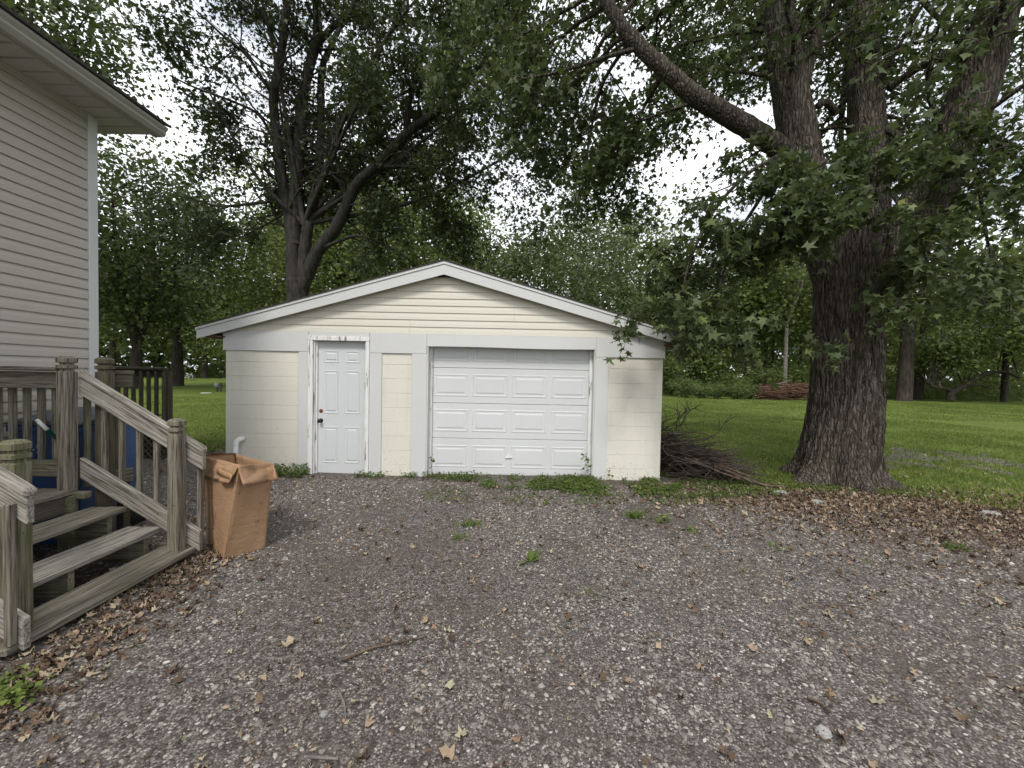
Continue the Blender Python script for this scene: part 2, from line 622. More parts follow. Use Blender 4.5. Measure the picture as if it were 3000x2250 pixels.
def mat_card():
    m = NT('cardboard'); v = m.coord('Object')
    n = m.noise(v, 3.5, 4); rib = m.noise(m.coord('Object', (90, 90, 3)), 2, 2)
    c = m.ramp(n, [(0.3, (0.32, 0.195, 0.11)), (0.7, (0.38, 0.24, 0.142))])
    c = m.mix(m.ramp(rib, [(0.4, 0.12), (0.6, 0.0)]), c, (0.24, 0.13, 0.06))
    st = m.noise(v, 11, 3)
    c = m.mix(m.ramp(st, [(0.62, 0.0), (0.72, 0.5)]), c, (0.15, 0.08, 0.045))
    cr_ = m.noise(m.coord('Object', (3, 3, 9)), 2.5, 5, 0.7)
    c = m.mix(m.ramp(cr_, [(0.60, 0.0), (0.68, 0.35)]), c, (0.46, 0.32, 0.2))
    m.bump(m.math('ADD', n, cr_), 0.5, 0.02)
    return m.base(c, 0.75, 0.2)


MT = {}
MT['block'] = mat_block()
MT['trim'] = paint('trim_white', (0.60, 0.60, 0.59), amt=0.08, bump=0.03)
MT['fascia'] = paint('fascia_white', (0.57, 0.572, 0.56), amt=0.10, bump=0.03)
MT['door'] = paint('door_white', (0.60, 0.62, 0.625), amt=0.05, bump=0.04, bscale=120)
MT['gdoor'] = paint('garage_door_white', (0.62, 0.63, 0.63), dirt=(0.30, 0.27, 0.22), amt=0.08, bump=0.05, bscale=90)
MT['siding'] = paint('cream_siding', (0.64, 0.612, 0.525), amt=0.05, bump=0.03, bscale=90)
MT['hsiding'] = paint('beige_siding', (0.425, 0.395, 0.345), dirt=(0.30, 0.28, 0.24), amt=0.12, bump=0.03, bscale=90)
MT['htrim'] = paint('house_trim', (0.55, 0.55, 0.55), amt=0.08)
MT['soffit'] = paint('soffit_grey', (0.44, 0.43, 0.40), amt=0.15)
MT['gutter'] = paint('gutter_grey', (0.38, 0.365, 0.335), dirt=(0.2, 0.18, 0.14), amt=0.3)
MT['peel'] = mat_peel()
MT['shingle'] = mat_plain('shingle', (0.075, 0.066, 0.06), 0.9, 0.1, 0.3, 40, 0.5)
MT['under'] = mat_plain('eave_wood', (0.16, 0.10, 0.07), 0.8, 0.2, 0.2, 12)
MT['concrete'] = mat_plain('concrete', (0.30, 0.29, 0.27), 0.9, 0.2, 0.2, 14, 0.3)
MT['wood'] = mat_wood('weathered_wood')
MT['woodrail'] = mat_wood('weathered_rail_wood', grey=(0.44, 0.41, 0.355), dark=(0.07, 0.061, 0.051), gamt=0.2)
MT['woodgreen'] = mat_wood('mossy_wood', grey=(0.29, 0.265, 0.19), dark=(0.06, 0.053, 0.038), green=(0.105, 0.125, 0.045), gamt=0.8)
MT['wooddark'] = mat_wood('old_dark_wood', grey=(0.13, 0.115, 0.085), dark=(0.045, 0.04, 0.03), gamt=0.4)
MT['bluebin'] = mat_plain('blue_plastic', (0.035, 0.085, 0.21), 0.45, 0.4, 0.15, 9)
MT['binlid'] = mat_plain('grey_lid_plastic', (0.10, 0.11, 0.13), 0.5, 0.4, 0.15, 9)
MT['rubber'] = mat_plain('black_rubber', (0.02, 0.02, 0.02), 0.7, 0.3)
MT['white'] = mat_plain('white_plastic', (0.74, 0.74, 0.72), 0.4, 0.4, 0.05)
MT['green'] = mat_plain('green_plastic', (0.01, 0.11, 0.065), 0.4, 0.4, 0.1)
MT['card'] = mat_card()
MT['tape'] = mat_plain('packing_tape', (0.46, 0.29, 0.15), 0.25, 0.5, 0.08)
MT['knob'] = mat_plain('dark_metal', (0.05, 0.045, 0.04), 0.35, 0.5, 0.1, 30, 0, 0.8)
MT['hole'] = mat_plain('bare_wood_hole', (0.17, 0.07, 0.035), 0.8, 0.2)
MT['steel'] = mat_plain('grey_steel', (0.30, 0.31, 0.31), 0.45, 0.5, 0.1, 20, 0, 0.5)
MT['bike'] = mat_plain('bicycle_paint', (0.55, 0.53, 0.48), 0.4, 0.5)
MT['stone'] = mat_plain('pale_stone', (0.36, 0.35, 0.33), 0.85, 0.2, 0.25, 18, 0.5)
MT['lawn'] = mat_lawn()
MT['gravel'] = mat_gravel()
MT['bark'] = mat_bark('maple_bark', (0.13, 0.107, 0.087), (0.013, 0.010, 0.008), (13, 13, 2.2), 1.0, 0.35)
MT['bark'] = mat_plates('maple_bark_plates')
MT['bark2'] = mat_bark('grey_bark', (0.060, 0.054, 0.048), (0.019, 0.017, 0.015), (9, 9, 1.6), 0.7)
MT['bark3'] = mat_bark('far_bark', (0.06, 0.05, 0.04), (0.024, 0.02, 0.016), (5, 5, 1.0), 0.6)
MT['barkpale'] = mat_bark('pale_bark', (0.24, 0.225, 0.195), (0.10, 0.09, 0.08), (6, 6, 3), 0.4)
MT['deadwood'] = mat_bark('dead_wood', (0.16, 0.118, 0.088), (0.05, 0.036, 0.027), (8, 8, 8), 0.5)
MT['deadgrey'] = mat_bark('dead_grey_twigs', (0.115, 0.095, 0.08), (0.035, 0.028, 0.024), (8, 8, 8), 0.4)
MT['redwood'] = mat_bark('red_brown_brush', (0.17, 0.095, 0.065), (0.045, 0.027, 0.02), (5, 5, 5), 0.5)
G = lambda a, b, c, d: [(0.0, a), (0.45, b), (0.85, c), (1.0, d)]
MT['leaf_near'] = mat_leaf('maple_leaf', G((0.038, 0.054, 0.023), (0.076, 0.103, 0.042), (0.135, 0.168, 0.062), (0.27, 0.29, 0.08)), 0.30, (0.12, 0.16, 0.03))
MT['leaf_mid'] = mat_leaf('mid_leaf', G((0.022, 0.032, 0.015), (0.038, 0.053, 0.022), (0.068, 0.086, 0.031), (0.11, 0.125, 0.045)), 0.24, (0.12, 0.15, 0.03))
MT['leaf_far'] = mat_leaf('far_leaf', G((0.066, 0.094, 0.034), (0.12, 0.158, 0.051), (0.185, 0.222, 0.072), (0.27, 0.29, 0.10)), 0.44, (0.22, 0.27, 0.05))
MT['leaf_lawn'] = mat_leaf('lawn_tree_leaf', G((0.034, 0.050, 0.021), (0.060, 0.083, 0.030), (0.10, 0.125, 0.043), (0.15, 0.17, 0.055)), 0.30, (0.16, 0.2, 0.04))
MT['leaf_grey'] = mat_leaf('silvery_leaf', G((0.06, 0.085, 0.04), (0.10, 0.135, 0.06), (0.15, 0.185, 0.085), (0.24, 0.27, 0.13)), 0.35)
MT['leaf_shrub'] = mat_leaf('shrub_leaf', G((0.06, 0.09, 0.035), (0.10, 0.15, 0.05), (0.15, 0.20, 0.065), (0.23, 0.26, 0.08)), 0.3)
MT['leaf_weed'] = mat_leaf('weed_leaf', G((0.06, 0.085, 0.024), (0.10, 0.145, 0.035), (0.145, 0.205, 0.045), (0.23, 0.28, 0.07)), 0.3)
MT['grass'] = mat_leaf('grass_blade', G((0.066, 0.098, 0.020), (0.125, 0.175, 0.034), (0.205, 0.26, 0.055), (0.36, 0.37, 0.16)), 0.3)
MT['litter'] = mat_rnd('dry_leaf', [(0.0, (0.08, 0.052, 0.035)), (0.3, (0.16, 0.108, 0.072)), (0.65, (0.30, 0.215, 0.145)), (0.92, (0.44, 0.36, 0.25)), (1.0, (0.38, 0.40, 0.26))])
MT['pebble'] = mat_rnd('pebbles', [(0.0, (0.06, 0.052, 0.047)), (0.3, (0.14, 0.124, 0.112)), (0.58, (0.225, 0.20, 0.18)), (0.80, (0.31, 0.278, 0.245)), (0.95, (0.44, 0.405, 0.365)), (1.0, (0.56, 0.53, 0.49))])

# ------------------------------------------------------------------ ground
def axis(n, near, far):
    t = np.linspace(-1, 1, n)
    return near * np.sinh(t * math.asinh(far / near))


xs, ys = axis(221, 3.0, 420), axis(221, 3.0, 420) + 6
X, Y = np.meshgrid(xs, ys, indexing='ij')
Z = terrain(X, Y) + 0.03 * vnoise(X, Y, 1.7) * np.exp(-((Y - 10) / 14) ** 2) * 0.4
n = len(xs)
idx = np.arange(n * n).reshape(n, n)
F = np.stack([idx[:-1, :-1], idx[1:, :-1], idx[1:, 1:], idx[:-1, 1:]], -1).reshape(-1, 4)
lawn = place('lawn', np_mesh('lawn', np.stack([X, Y, Z], -1).reshape(-1, 3), F, True), MT['lawn'])
tag(lawn, 'green mown lawn stretching back to the trees', 'lawn', kind='structure')


def gravel_depth(x, y):
    """positive inside the gravel, negative on the lawn (metres, roughly)"""
    yb = np.interp(x, [-9, -5.4, -4.3, -4.0, 2.2, 3.0, 4.2, 5.2, 6.2, 8, 12], [4.6, 7.0, 7.4, 5.9, 5.9, 5.25, 5.15, 5.0, 4.55, 4.2, 3.9])
    d = yb - y
    pc = on_ground(2790, 1345, -0.02)
    e = 1.0 - np.hypot((x - pc[0]) / 2.6, (y - pc[1]) / 1.0)
    d = np.where(d > -1.2, d + 0.5 * vnoise(x, y, 1.6) + 0.25 * vnoise(x, y, 5.0), -1.5)
    e = e * .6 - .22 + 0.9 * vnoise(x, y, 2.2) + 0.7 * vnoise(x, y, 6.0)
    return np.maximum(d, np.clip(e, -1, .25))


gx = np.arange(-7.5, 13, 0.07); gy = np.arange(-6, 10.5, 0.07)
X, Y = np.meshgrid(gx, gy, indexing='ij')
D0 = gravel_depth(X, Y)
Z = terrain(X, Y) + np.clip(D0 * 0.10, -0.06, 0.022) + 0.004 * vnoise(X, Y, 9)
idx = np.arange(X.size).reshape(X.shape)
F = np.stack([idx[:-1, :-1], idx[1:, :-1], idx[1:, 1:], idx[:-1, 1:]], -1).reshape(-1, 4)
keep = (D0.ravel()[F] > -0.5).any(axis=1)
F = F[keep]; used = np.unique(F); remap = np.full(X.size, -1); remap[used] = np.arange(len(used))
drive = place('gravel_driveway', np_mesh('gravel_driveway', np.stack([X, Y, Z], -1).reshape(-1, 3)[used], remap[F], True), MT['gravel'])
tag(drive, 'dark grey gravel driveway in front of the garage', 'driveway', kind='structure')


def gz(x, y):
    """height of the visible ground"""
    return terrain(x, y) + np.where(gravel_depth(x, y) > 0, np.clip(gravel_depth(x, y) * 0.10, 0, 0.022), 0)


# ------------------------------------------------------------------ garage
GD = 5.45
GX0, GX1 = -4.055, 2.13
GBACK = 12.2
gar = empty('garage', ((GX0 + GX1) / 2, GD, -0.05), 'cream block garage with white overhead door and low gabled roof', 'garage')
box('wall_core', GX0 + 0.02, -2.80, GD + 0.0255, GD + 0.18, -0.3, 1.99, MT['block'], gar)
box('wall_core', -2.03, -1.19, GD + 0.0255, GD + 0.18, -0.3, 1.99, MT['block'], gar)
box('wall_core', 1.17, GX1 - 0.02, GD + 0.0255, GD + 0.18, -0.3, 1.99, MT['block'], gar)
box('wall_core', -2.80, -2.03, GD + 0.03, GD + 0.18, 1.93, 1.99, MT['concrete'], gar)
box('wall_core', -1.19, 1.17, GD + 0.03, GD + 0.18, 1.84, 1.99, MT['concrete'], gar)
box('floor_slab', GX0 + .03, GX1 - .03, GD + 0.02, GBACK, -0.35, -0.035, MT['concrete'], gar)
# block courses, each block its own piece with a recessed, paint-filled joint
CZ = [1.36 + 0.2032 * k for k in range(-8, 3)]
for ci in range(len(CZ) - 1):
    z0, z1 = CZ[ci] + 0.0006, min(CZ[ci + 1], 1.735) - 0.0006
    if z0 > 1.72: continue
    off = 0.2032 if ci % 2 else 0.0
    for (a, b) in ((GX0, -3.0), (-1.86, -1.40), (1.34, GX1)):
        k0 = math.floor((a - GX0 - off) / 0.4064)
        x = GX0 + off + k0 * 0.4064
        while x < b - 1e-4:
            xa, xb = max(x, a), min(x + 0.4064, b)
            if xb - xa > 0.03:
                jit = random.uniform(-0.0006, 0.0012)
                place('block', block_mesh(xb - xa - .0006, .024 + jit, z1 - z0, .0032), MT['block'], gar, ((xa + xb) / 2, GD + .012 - jit / 2, (z0 + z1) / 2))
            x += 0.4064
# side and back walls: courses joined into one part each
def side_wall(x, sgn):
    bm = bmesh.new()
    for ci in range(len(CZ) - 1):
        z0, z1 = CZ[ci], min(CZ[ci + 1], 1.99)
        off = 0.2032 if ci % 2 else 0.0
        y = GD + 0.03 - off
        while y < GBACK:
            ya, yb = max(y, GD + 0.03), min(y + 0.4064, GBACK)
            if yb - ya > 0.03:
                r = bmesh.ops.create_cube(bm, size=1.0)['verts']
                for v in r:
                    v.co = Vector((v.co.x * 0.2, v.co.y * (yb - ya - 0.006) + (ya + yb) / 2 - 8, v.co.z * (z1 - z0 - 0.006) + (z0 + z1) / 2))
            y += 0.4064
    o = place('side_wall', bm_mesh('side_wall', bm), MT['block'], gar, (x - sgn * 0.1, 8, 0))
    o['kind'] = 'stuff'
    box('wall_core', min(x - sgn * .18, x - sgn * .012), max(x - sgn * .18, x - sgn * .012), GD + .19, GBACK - .02, -.3, 1.99, MT['concrete'], gar)


side_wall(GX0, -1); side_wall(GX1, 1)
box('back_wall', GX0 + .2, GX1 - .2, GBACK - .2, GBACK - .03, -.3, 2.6, MT['block'], gar)
# bands and trim boards
T = 0.022
def trimb(x0, x1, z0, z1, y=GD, t=T, name='trim_board'):
    return box(name, x0, x1, y - t, y - 0.003, z0, z1, MT['trim'], gar, 0.003)
trimb(GX0 - .03, -2.879, 1.722, 2.0, name='band_board')
trimb(-2.013, -1.212, 1.722, 2.0, name='band_board')
trimb(1.176, GX1 + .02, 1.722, 2.0, name='band_board')
trimb(-2.875, -2.017, 1.948, 2.0, name='band_board')
# lintel facing over the overhead door, its lower edge sagging a little
N = 12
V, Fc = [], []
for i in range(N + 1):
    x = -1.209 + (1.173 + 1.209) * i / N
    s = 0.006 * math.sin(i / N * math.pi * 2.2) - 0.003 * i / N
    for y in (GD - T, GD - 0.003):
        V += [(x, y, 1.829 + s), (x, y, 2.0)]
for i in range(N):
    a, b = i * 4, i * 4 + 4
    Fc += [(a, b, b + 1, a + 1), (a + 2, a + 3, b + 3, b + 2), (a, a + 2, b + 2, b), (a + 1, b + 1, b + 3, a + 3)]
Fc += [(0, 1, 3, 2), (N * 4, N * 4 + 2, N * 4 + 3, N * 4 + 1)]
fin('lintel_board', V, Fc, MT['trim'], gar)
trimb(-3.017, -2.879, -0.09, 1.719)
trimb(-2.013, -1.842, -0.09, 1.719)
trimb(-1.418, -1.205, -0.09, 1.719)
trimb(1.172, 1.36, -0.06, 1.719)
# door reveals
box('door_jamb', -1.203, -1.188, GD - 0.019, GD + 0.20, -0.06, 1.826, MT['trim'], gar)
box('door_jamb', 1.156, 1.170, GD - 0.019, GD + 0.20, -0.05, 1.826, MT['trim'], gar)
box('door_stop', -1.187, -1.150, GD + 0.10, GD + 0.13, -0.05, 1.826, MT['peel'], gar)
box('door_stop', 1.112, 1.155, GD + 0.10, GD + 0.13, -0.05, 1.826, MT['peel'], gar)
box('door_jamb', -1.187, 1.155, GD + 0.0, GD + 0.2, 1.829, 1.838, MT['trim'], gar)


def raised(w, h, rings):
    """concentric rectangular rings [(inset, proud)], closed by the innermost field; faces -y"""
    V, F = [], []
    for ins, pr in rings:
        x, z = w / 2 - ins, h / 2 - ins
        V += [(-x, -pr, -z), (x, -pr, -z), (x, -pr, z), (-x, -pr, z)]
    for r in range(len(rings) - 1):
        for i in range(4):
            j = (i + 1) % 4
            F.append((r * 4 + i, r * 4 + j, r * 4 + 4 + j, r * 4 + 4 + i))
    k = (len(rings) - 1) * 4
    F.append((k, k + 1, k + 2, k + 3))
    return py_mesh('raised_panel', V, F)


DY = GD + 0.14
sc_ = DY / GD
zz = lambda z: 1.45 + (z - 1.45) * sc_
xx = lambda x: x * sc_
secz = [zz(0.015), zz(0.534), zz(1.034), zz(1.534), zz(2.03)]
pm = raised(0.505, 0.325, [(0, -0.002), (0.006, 0.003), (0.016, 0.003), (0.030, -0.0005), (0.046, -0.0005), (0.064, 0.005)])
pcx = [xx(-0.864), xx(-0.306), xx(0.25), xx(0.81)]
for i in range(4):
    z0, z1 = secz[i] + 0.002, secz[i + 1] - 0.003
    s = box('door_section', xx(-1.165), xx(1.14), DY, DY + 0.04, z0, z1, MT['gdoor'], gar, 0.004)
    for cx_ in pcx:
        place('raised_panel', pm, MT['gdoor'], s, (cx_, DY - 0.0015, (z0 + z1) / 2 + 0.005))
    if i == 0:
        box('lift_handle', xx(-0.075), xx(0.02), DY - 0.022, DY - 0.001, zz(0.268), zz(0.283), MT['white'], s, 0.004)
        box('lift_handle', xx(-0.045), xx(-0.02), DY - 0.012, DY - 0.001, zz(0.284), zz(0.318), MT['white'], s, 0.003)
        box('bottom_seal', xx(-1.165), xx(1.14), DY - 0.004, DY + 0.038, z0 - 0.022, z0 - 0.003, MT['trim'], s, 0.004)
# entry door with weathered casing
EY = GD + 0.05
ed = box('entry_door', -2.79, -2.085, EY, EY + 0.04, -0.075, 1.885, MT['door'], gar, 0.002)
for (x0, x1) in ((-2.69, -2.48), (-2.385, -2.175)):
    for (z0, z1) in ((1.578, 1.745), (0.85, 1.462), (0.138, 0.655)):
        me = raised(x1 - x0, z1 - z0, [(0, -0.001), (0.003, 0.005), (0.013, 0.004), (0.022, -0.0005), (0.032, -0.0005), (0.044, 0.006)])
        place('raised_panel', me, MT['door'], ed, ((x0 + x1) / 2, EY - 0.0012, (z0 + z1) / 2))
lk = Tubes(); lk.add([(0, 0, 0), (0, -0.004, 0)], [0.028, 0.027], 16)
place('lock_hole', lk.mesh('lock_hole', False), MT['hole'], ed, (-2.727, EY - 0.0005, 0.881))
kb = Tubes(); kb.add([(0, 0, 0), (0, -0.008, 0), (0, -0.01, 0), (0, -0.035, 0), (0, -0.042, 0), (0, -0.055, 0), (0, -0.068, 0), (0, -0.072, 0)], [0.032, 0.03, 0.012, 0.012, 0.022, 0.028, 0.02, 0.004], 16)
place('knob', kb.mesh('knob'), MT['knob'], ed, (-2.727, EY, 0.744))
box('door_jamb', -2.805, -2.793, GD - 0.012, EY + 0.05, -0.08, 1.90, MT['peel'], gar, 0.002)
box('door_jamb', -2.082, -2.068, GD - 0.012, EY + 0.05, -0.08, 1.90, MT['peel'], gar, 0.002)
box('door_jamb', -2.805, -2.068, GD - 0.012, EY + 0.05, 1.902, 1.914, MT['peel'], gar, 0.002)
box('door_stop', -2.792, -2.77, EY - 0.03, EY - 0.002, -0.08, 1.90, MT['peel'], gar, 0.002)
box('door_casing', -2.877, -2.808, GD - 0.038, GD - 0.005, -0.09, 1.878, MT['peel'], gar, 0.006)
box('door_casing', -2.066, -2.015, GD - 0.038, GD - 0.005, -0.09, 1.878, MT['peel'], gar, 0.006)
box('door_casing', -2.877, -2.015, GD - 0.039, GD - 0.005, 1.88, 1.946, MT['peel'], gar, 0.006)
box('sill', -2.86, -2.02, GD - 0.06, GD + 0.1, -0.12, -0.078, MT['wooddark'], gar, 0.005)
# gable siding: one lap per board, ends cut to the slope
APX, APZ = -0.965, 2.80
LX, LZ = -4.37, 1.87
SL = (APZ + 0.02 - LZ) / (APX - LX)
zlap, k = 2.002, 0
while zlap < APZ - 0.06:
    zt = min(zlap + 0.1, APZ)
    def xl(z, s): return APX + s * max(0.0, (APZ + 0.05 - z)) / SL
    a0, b0 = max(xl(zlap, -1), GX0 - .02), min(xl(zlap, 1), GX1 + .02)
    a1, b1 = max(xl(zt, -1), GX0 - .02), min(xl(zt, 1), GX1 + .02)
    cuts = [(a0, b0, a1, b1)]
    if k in (0, 1): cuts = [(a0, -1.46, a1, -1.46), (-1.458, b0, -1.458, b1)]
    if k in (2, 3): cuts = [(a0, 0.012, a1, 0.012), (0.014, b0, 0.014, b1)]
    for (p, q, r, s2) in cuts:
        y0, y1 = GD - 0.017, GD - 0.005
        zm = zlap + (zt - zlap) * 0.5
        pm_, qm = (p + r) / 2, (q + s2) / 2
        V = [(p, y0, zlap), (q, y0, zlap), (qm, y0 + .004, zm), (pm_, y0 + .004, zm), (r, y1, zt), (s2, y1, zt), (p, GD + 0.01, zlap), (q, GD + 0.01, zlap), (r, GD + 0.01, zt), (s2, GD + 0.01, zt)]
        fin('siding_board', V, [(0, 1, 2, 3), (3, 2, 5, 4), (6, 7, 1, 0), (4, 5, 9, 8), (6, 0, 3, 4, 8), (1, 7, 9, 5, 2), (7, 6, 8, 9)], MT['siding'], gar)
    zlap += 0.1; k += 1
prism_y('gable_backing', [(GX0 + .05, 1.985), (GX1 - .05, 1.985), (APX, APZ + 0.03)], GD + 0.012, GD + 0.05, MT['concrete'], gar)
# roof: rake boards, drip edges, slopes
RY = GD - 0.125
REX = 2.44
for sgn, ex in ((-1, LX), (1, REX)):
    ln = abs(ex - APX)
    zt = lambda x: 2.957 - (2.957 - 1.985) / (APX - LX) * abs(x - APX)
    th = 0.142
    prof = [(APX, zt(APX)), (ex, zt(ex)), (ex, zt(ex) - 0.118), (APX, zt(APX) - th)]
    prism_y('rake_board', prof, RY, RY + 0.022, MT['fascia'], gar)
    prof = [(APX, zt(APX) + 0.038), (ex - sgn * -0.012, zt(ex) + 0.036), (ex - sgn * -0.012, zt(ex) + 0.002), (APX, zt(APX) + 0.002)]
    prism_y('drip_edge', prof, RY - 0.012, RY + 0.03, MT['trim'], gar)
    prof = [(APX, zt(APX) + 0.058), (ex + sgn * 0.03, zt(ex + sgn * .03) + 0.054), (ex + sgn * 0.03, zt(ex + sgn * .03) + 0.040), (APX, zt(APX) + 0.041)]
    prism_y('shingle_slope', prof, RY - 0.022, GBACK + .2, MT['shingle'], gar)
    prof = [(APX, zt(APX) + 0.036), (ex, zt(ex) + 0.034), (ex, zt(ex) + 0.005), (APX, zt(APX) + 0.005)]
    prism_y('roof_deck', prof, RY + 0.032, GBACK + .18, MT['under'], gar)
    prof = [(ex, zt(ex) - 0.002), (ex, zt(ex) - 0.09), (ex - sgn * 0.02, zt(ex) - 0.09), (ex - sgn * 0.02, zt(ex) - 0.002)]
    prism_y('eave_fascia', prof, RY + 0.024, GBACK + .18, MT['fascia'], gar)
    xi = GX0 if sgn < 0 else GX1
    prism_y('soffit', [(ex - sgn * .022, zt(ex) - 0.088), (xi, zt(ex) - 0.088), (xi, zt(ex) - 0.07), (ex - sgn * .022, zt(ex) - 0.07)], RY + 0.03, GBACK, MT['under'], gar)
    prism_y('rake_soffit', [(APX, zt(APX) - 0.10), (ex - sgn * .03, zt(ex) - 0.085), (ex - sgn * .03, zt(ex) - 0.075), (APX, zt(APX) - 0.09)], RY + 0.025, GD - 0.02, MT['soffit'], gar)

# ------------------------------------------------------------------ house
HX, HC = -4.42, 4.08
hou = empty('house', (HX - 2, 1.5, -0.1), 'beige vinyl sided house wall with white corner trim and wide grey eave', 'house')
box('wall', HX - 6, HX - 0.02, -3.0, HC - 0.02, -0.2, 4.12, MT['hsiding'], hou)
box('foundation', HX - 5.9, HX - 0.004, -2.9, HC - 0.03, -0.25, 0.40, MT['concrete'], hou)
z, k = 0.42, 0
while z < 4.03:
    zt = min(z + 0.1016, 4.05)
    zm = z + (zt - z) * 0.5
    V = []
    for y in (-3.0, HC - 0.075):
        V += [(HX + 0.019, y, z), (HX + 0.017, y, zm), (HX + 0.001, y, zt), (HX - 0.012, y, zt), (HX - 0.012, y, z)]
    fin('siding_board', V, [(0, 1, 2, 3, 4), (9, 8, 7, 6, 5), (0, 5, 6, 1), (1, 6, 7, 2), (2, 7, 8, 3), (4, 9, 5, 0), (3, 8, 9, 4)], MT['hsiding'], hou)
    z += 0.1016; k += 1
box('corner_trim', HX - 0.09, HX + 0.028, HC - 0.078, HC + 0.012, 0.40, 4.045, MT['htrim'], hou, 0.004)
box('frieze_board', HX - 0.005, HX + 0.026, -3.0, HC - 0.08, 4.012, 4.048, MT['soffit'], hou, 0.003)
EE = 4.36
y = EE
while y > -1.0:
    box('soffit_panel', HX - 0.5 if y > HC else HX - 0.02, -4.075, y - 0.146, y - 0.002, 4.044, 4.062, MT['soffit'], hou, 0.009)
    y -= 0.15
box('soffit_backing', HX - 0.6, -4.07, -3.0, EE - .004, 4.064, 4.075, MT['soffit'], hou)
box('soffit_rail', -4.074, -4.045, -3.0, EE, 4.035, 4.075, MT['soffit'], hou, 0.004)
prism_y('fascia', [(-4.044, 4.02), (-4.02, 4.02), (-4.02, 4.15), (-4.044, 4.15)], -3.0, EE + 0.005, MT['gutter'], hou)
prism_y('gutter', [(-4.018, 4.03), (-3.965, 4.03), (-3.93, 4.065), (-3.93, 4.085), (-3.905, 4.11), (-3.905, 4.135), (-3.92, 4.135), (-4.018, 4.11)], -3.0, EE + 0.012, MT['gutter'], hou)
prism_y('roof', [(-3.88, 4.14), (-3.88, 4.165), (-8.5, 6.1), (-8.5, 6.05)], -3.0, EE + 0.03, MT['shingle'], hou)
prism_y('gable_end', [(-4.05, 4.08), (-8.4, 4.08), (-8.4, 6.0)], HC - .03, HC - .01, MT['hsiding'], hou)

# ------------------------------------------------------------------ entry landing with steps
SY0, SY1 = 2.02, 3.05            # near and far rail lines
DX = -3.51                       # outer edge of the landing
PW = 0.086
Zd = 0.47
dk = empty('entry_steps', (-3.2, 2.5, -0.1), 'weathered grey wooden landing with three steps and slanted handrails', 'steps')


def post(name, x, y, z0, z1, mat, parent, cap=True, w=PW):
    hw = w / 2
    prof = [(hw, z0), (hw, z1 - 0.125), (hw - 0.012, z1 - 0.118), (hw - 0.012, z1 - 0.103), (hw + .002, z1 - 0.097), (hw + .002, z1 - 0.075), (hw - 0.012, z1 - 0.069), (hw - 0.012, z1 - 0.056), (hw + .002, z1 - 0.050), (hw + .002, z1 - 0.018), (hw * 0.66, z1)]
    if not cap: prof = [(hw, z0), (hw, z1)]
    V, F = [], []
    ch = 0.006
    for (h, zz_) in prof:
        c = min(ch, h * .3)
        V += [(h, -h + c, 0), (h, h - c, 0), (h - c, h, 0), (-h + c, h, 0), (-h, h - c, 0), (-h, -h + c, 0), (-h + c, -h, 0), (h - c, -h, 0)]
        for i in range(8): V[-1 - i] = (V[-1 - i][0], V[-1 - i][1], zz_)
    m = len(prof)
    for i in range(m - 1):
        for j in range(8):
            F.append((i * 8 + j, i * 8 + (j + 1) % 8, i * 8 + 8 + (j + 1) % 8, i * 8 + 8 + j))
    F.append(tuple(range(8))[::-1]); F.append(tuple(range((m - 1) * 8, m * 8)))
    # local x along the post so the grain follows it
    c = (z0 + z1) / 2
    V = [(vz - c, vy, -vx) for vx, vy, vz in V]
    me = bmesh.new(); vs = [me.verts.new(v) for v in V]
    for f in F: me.faces.new([vs[i] for i in f])
    return place(name, bm_mesh(name, me), mat, parent, (x, y, c), Matrix(((0, 0, -1), (0, 1, 0), (1, 0, 0))))


AX, CX_ = -3.53, -2.66
NX = -2.655
post('post', AX, SY1, -0.15, 1.53, MT['wood'], dk)
post('post', CX_, SY1, -0.0, 1.05, MT['wood'], dk)
post('post', NX, SY0 + .03, -0.0, 1.05, MT['woodgreen'], dk)
post('post', AX, SY0 + .03, -0.15, 1.53, MT['wood'], dk)
# treads: two boards each, running along y
for i, (zt_, xf) in enumerate(((0.0, -2.545), (0.157, -2.83), (0.313, -3.115))):
    for b in range(2):
        x1 = xf - b * 0.146
        board('tread_board', (x1 - 0.07, SY0 - 0.10, zt_ - 0.019), (x1 - 0.07, SY1 + 0.06, zt_ - 0.019 + random.uniform(-.003, .003)), 0.140, 0.038, MT['wood'] if i != 1 else MT['woodrail'], dk, 0.006)
# stringers as stepped blocks and risers' blocks
for yy in (SY0 - 0.02, (SY0 + SY1) / 2 - 0.05, SY1 - 0.05):
    prof = [(-2.60, -0.14), (-2.60, -0.041), (-2.86, -0.041), (-2.86, 0.116), (-3.145, 0.116), (-3.145, 0.272), (-3.43, 0.272), (-3.43, 0.425), (-3.56, 0.425), (-3.56, 0.10), (-3.0, -0.16)]
    prism_y('stringer', prof, yy - 0.019, yy + 0.019, MT['woodgreen'], dk)
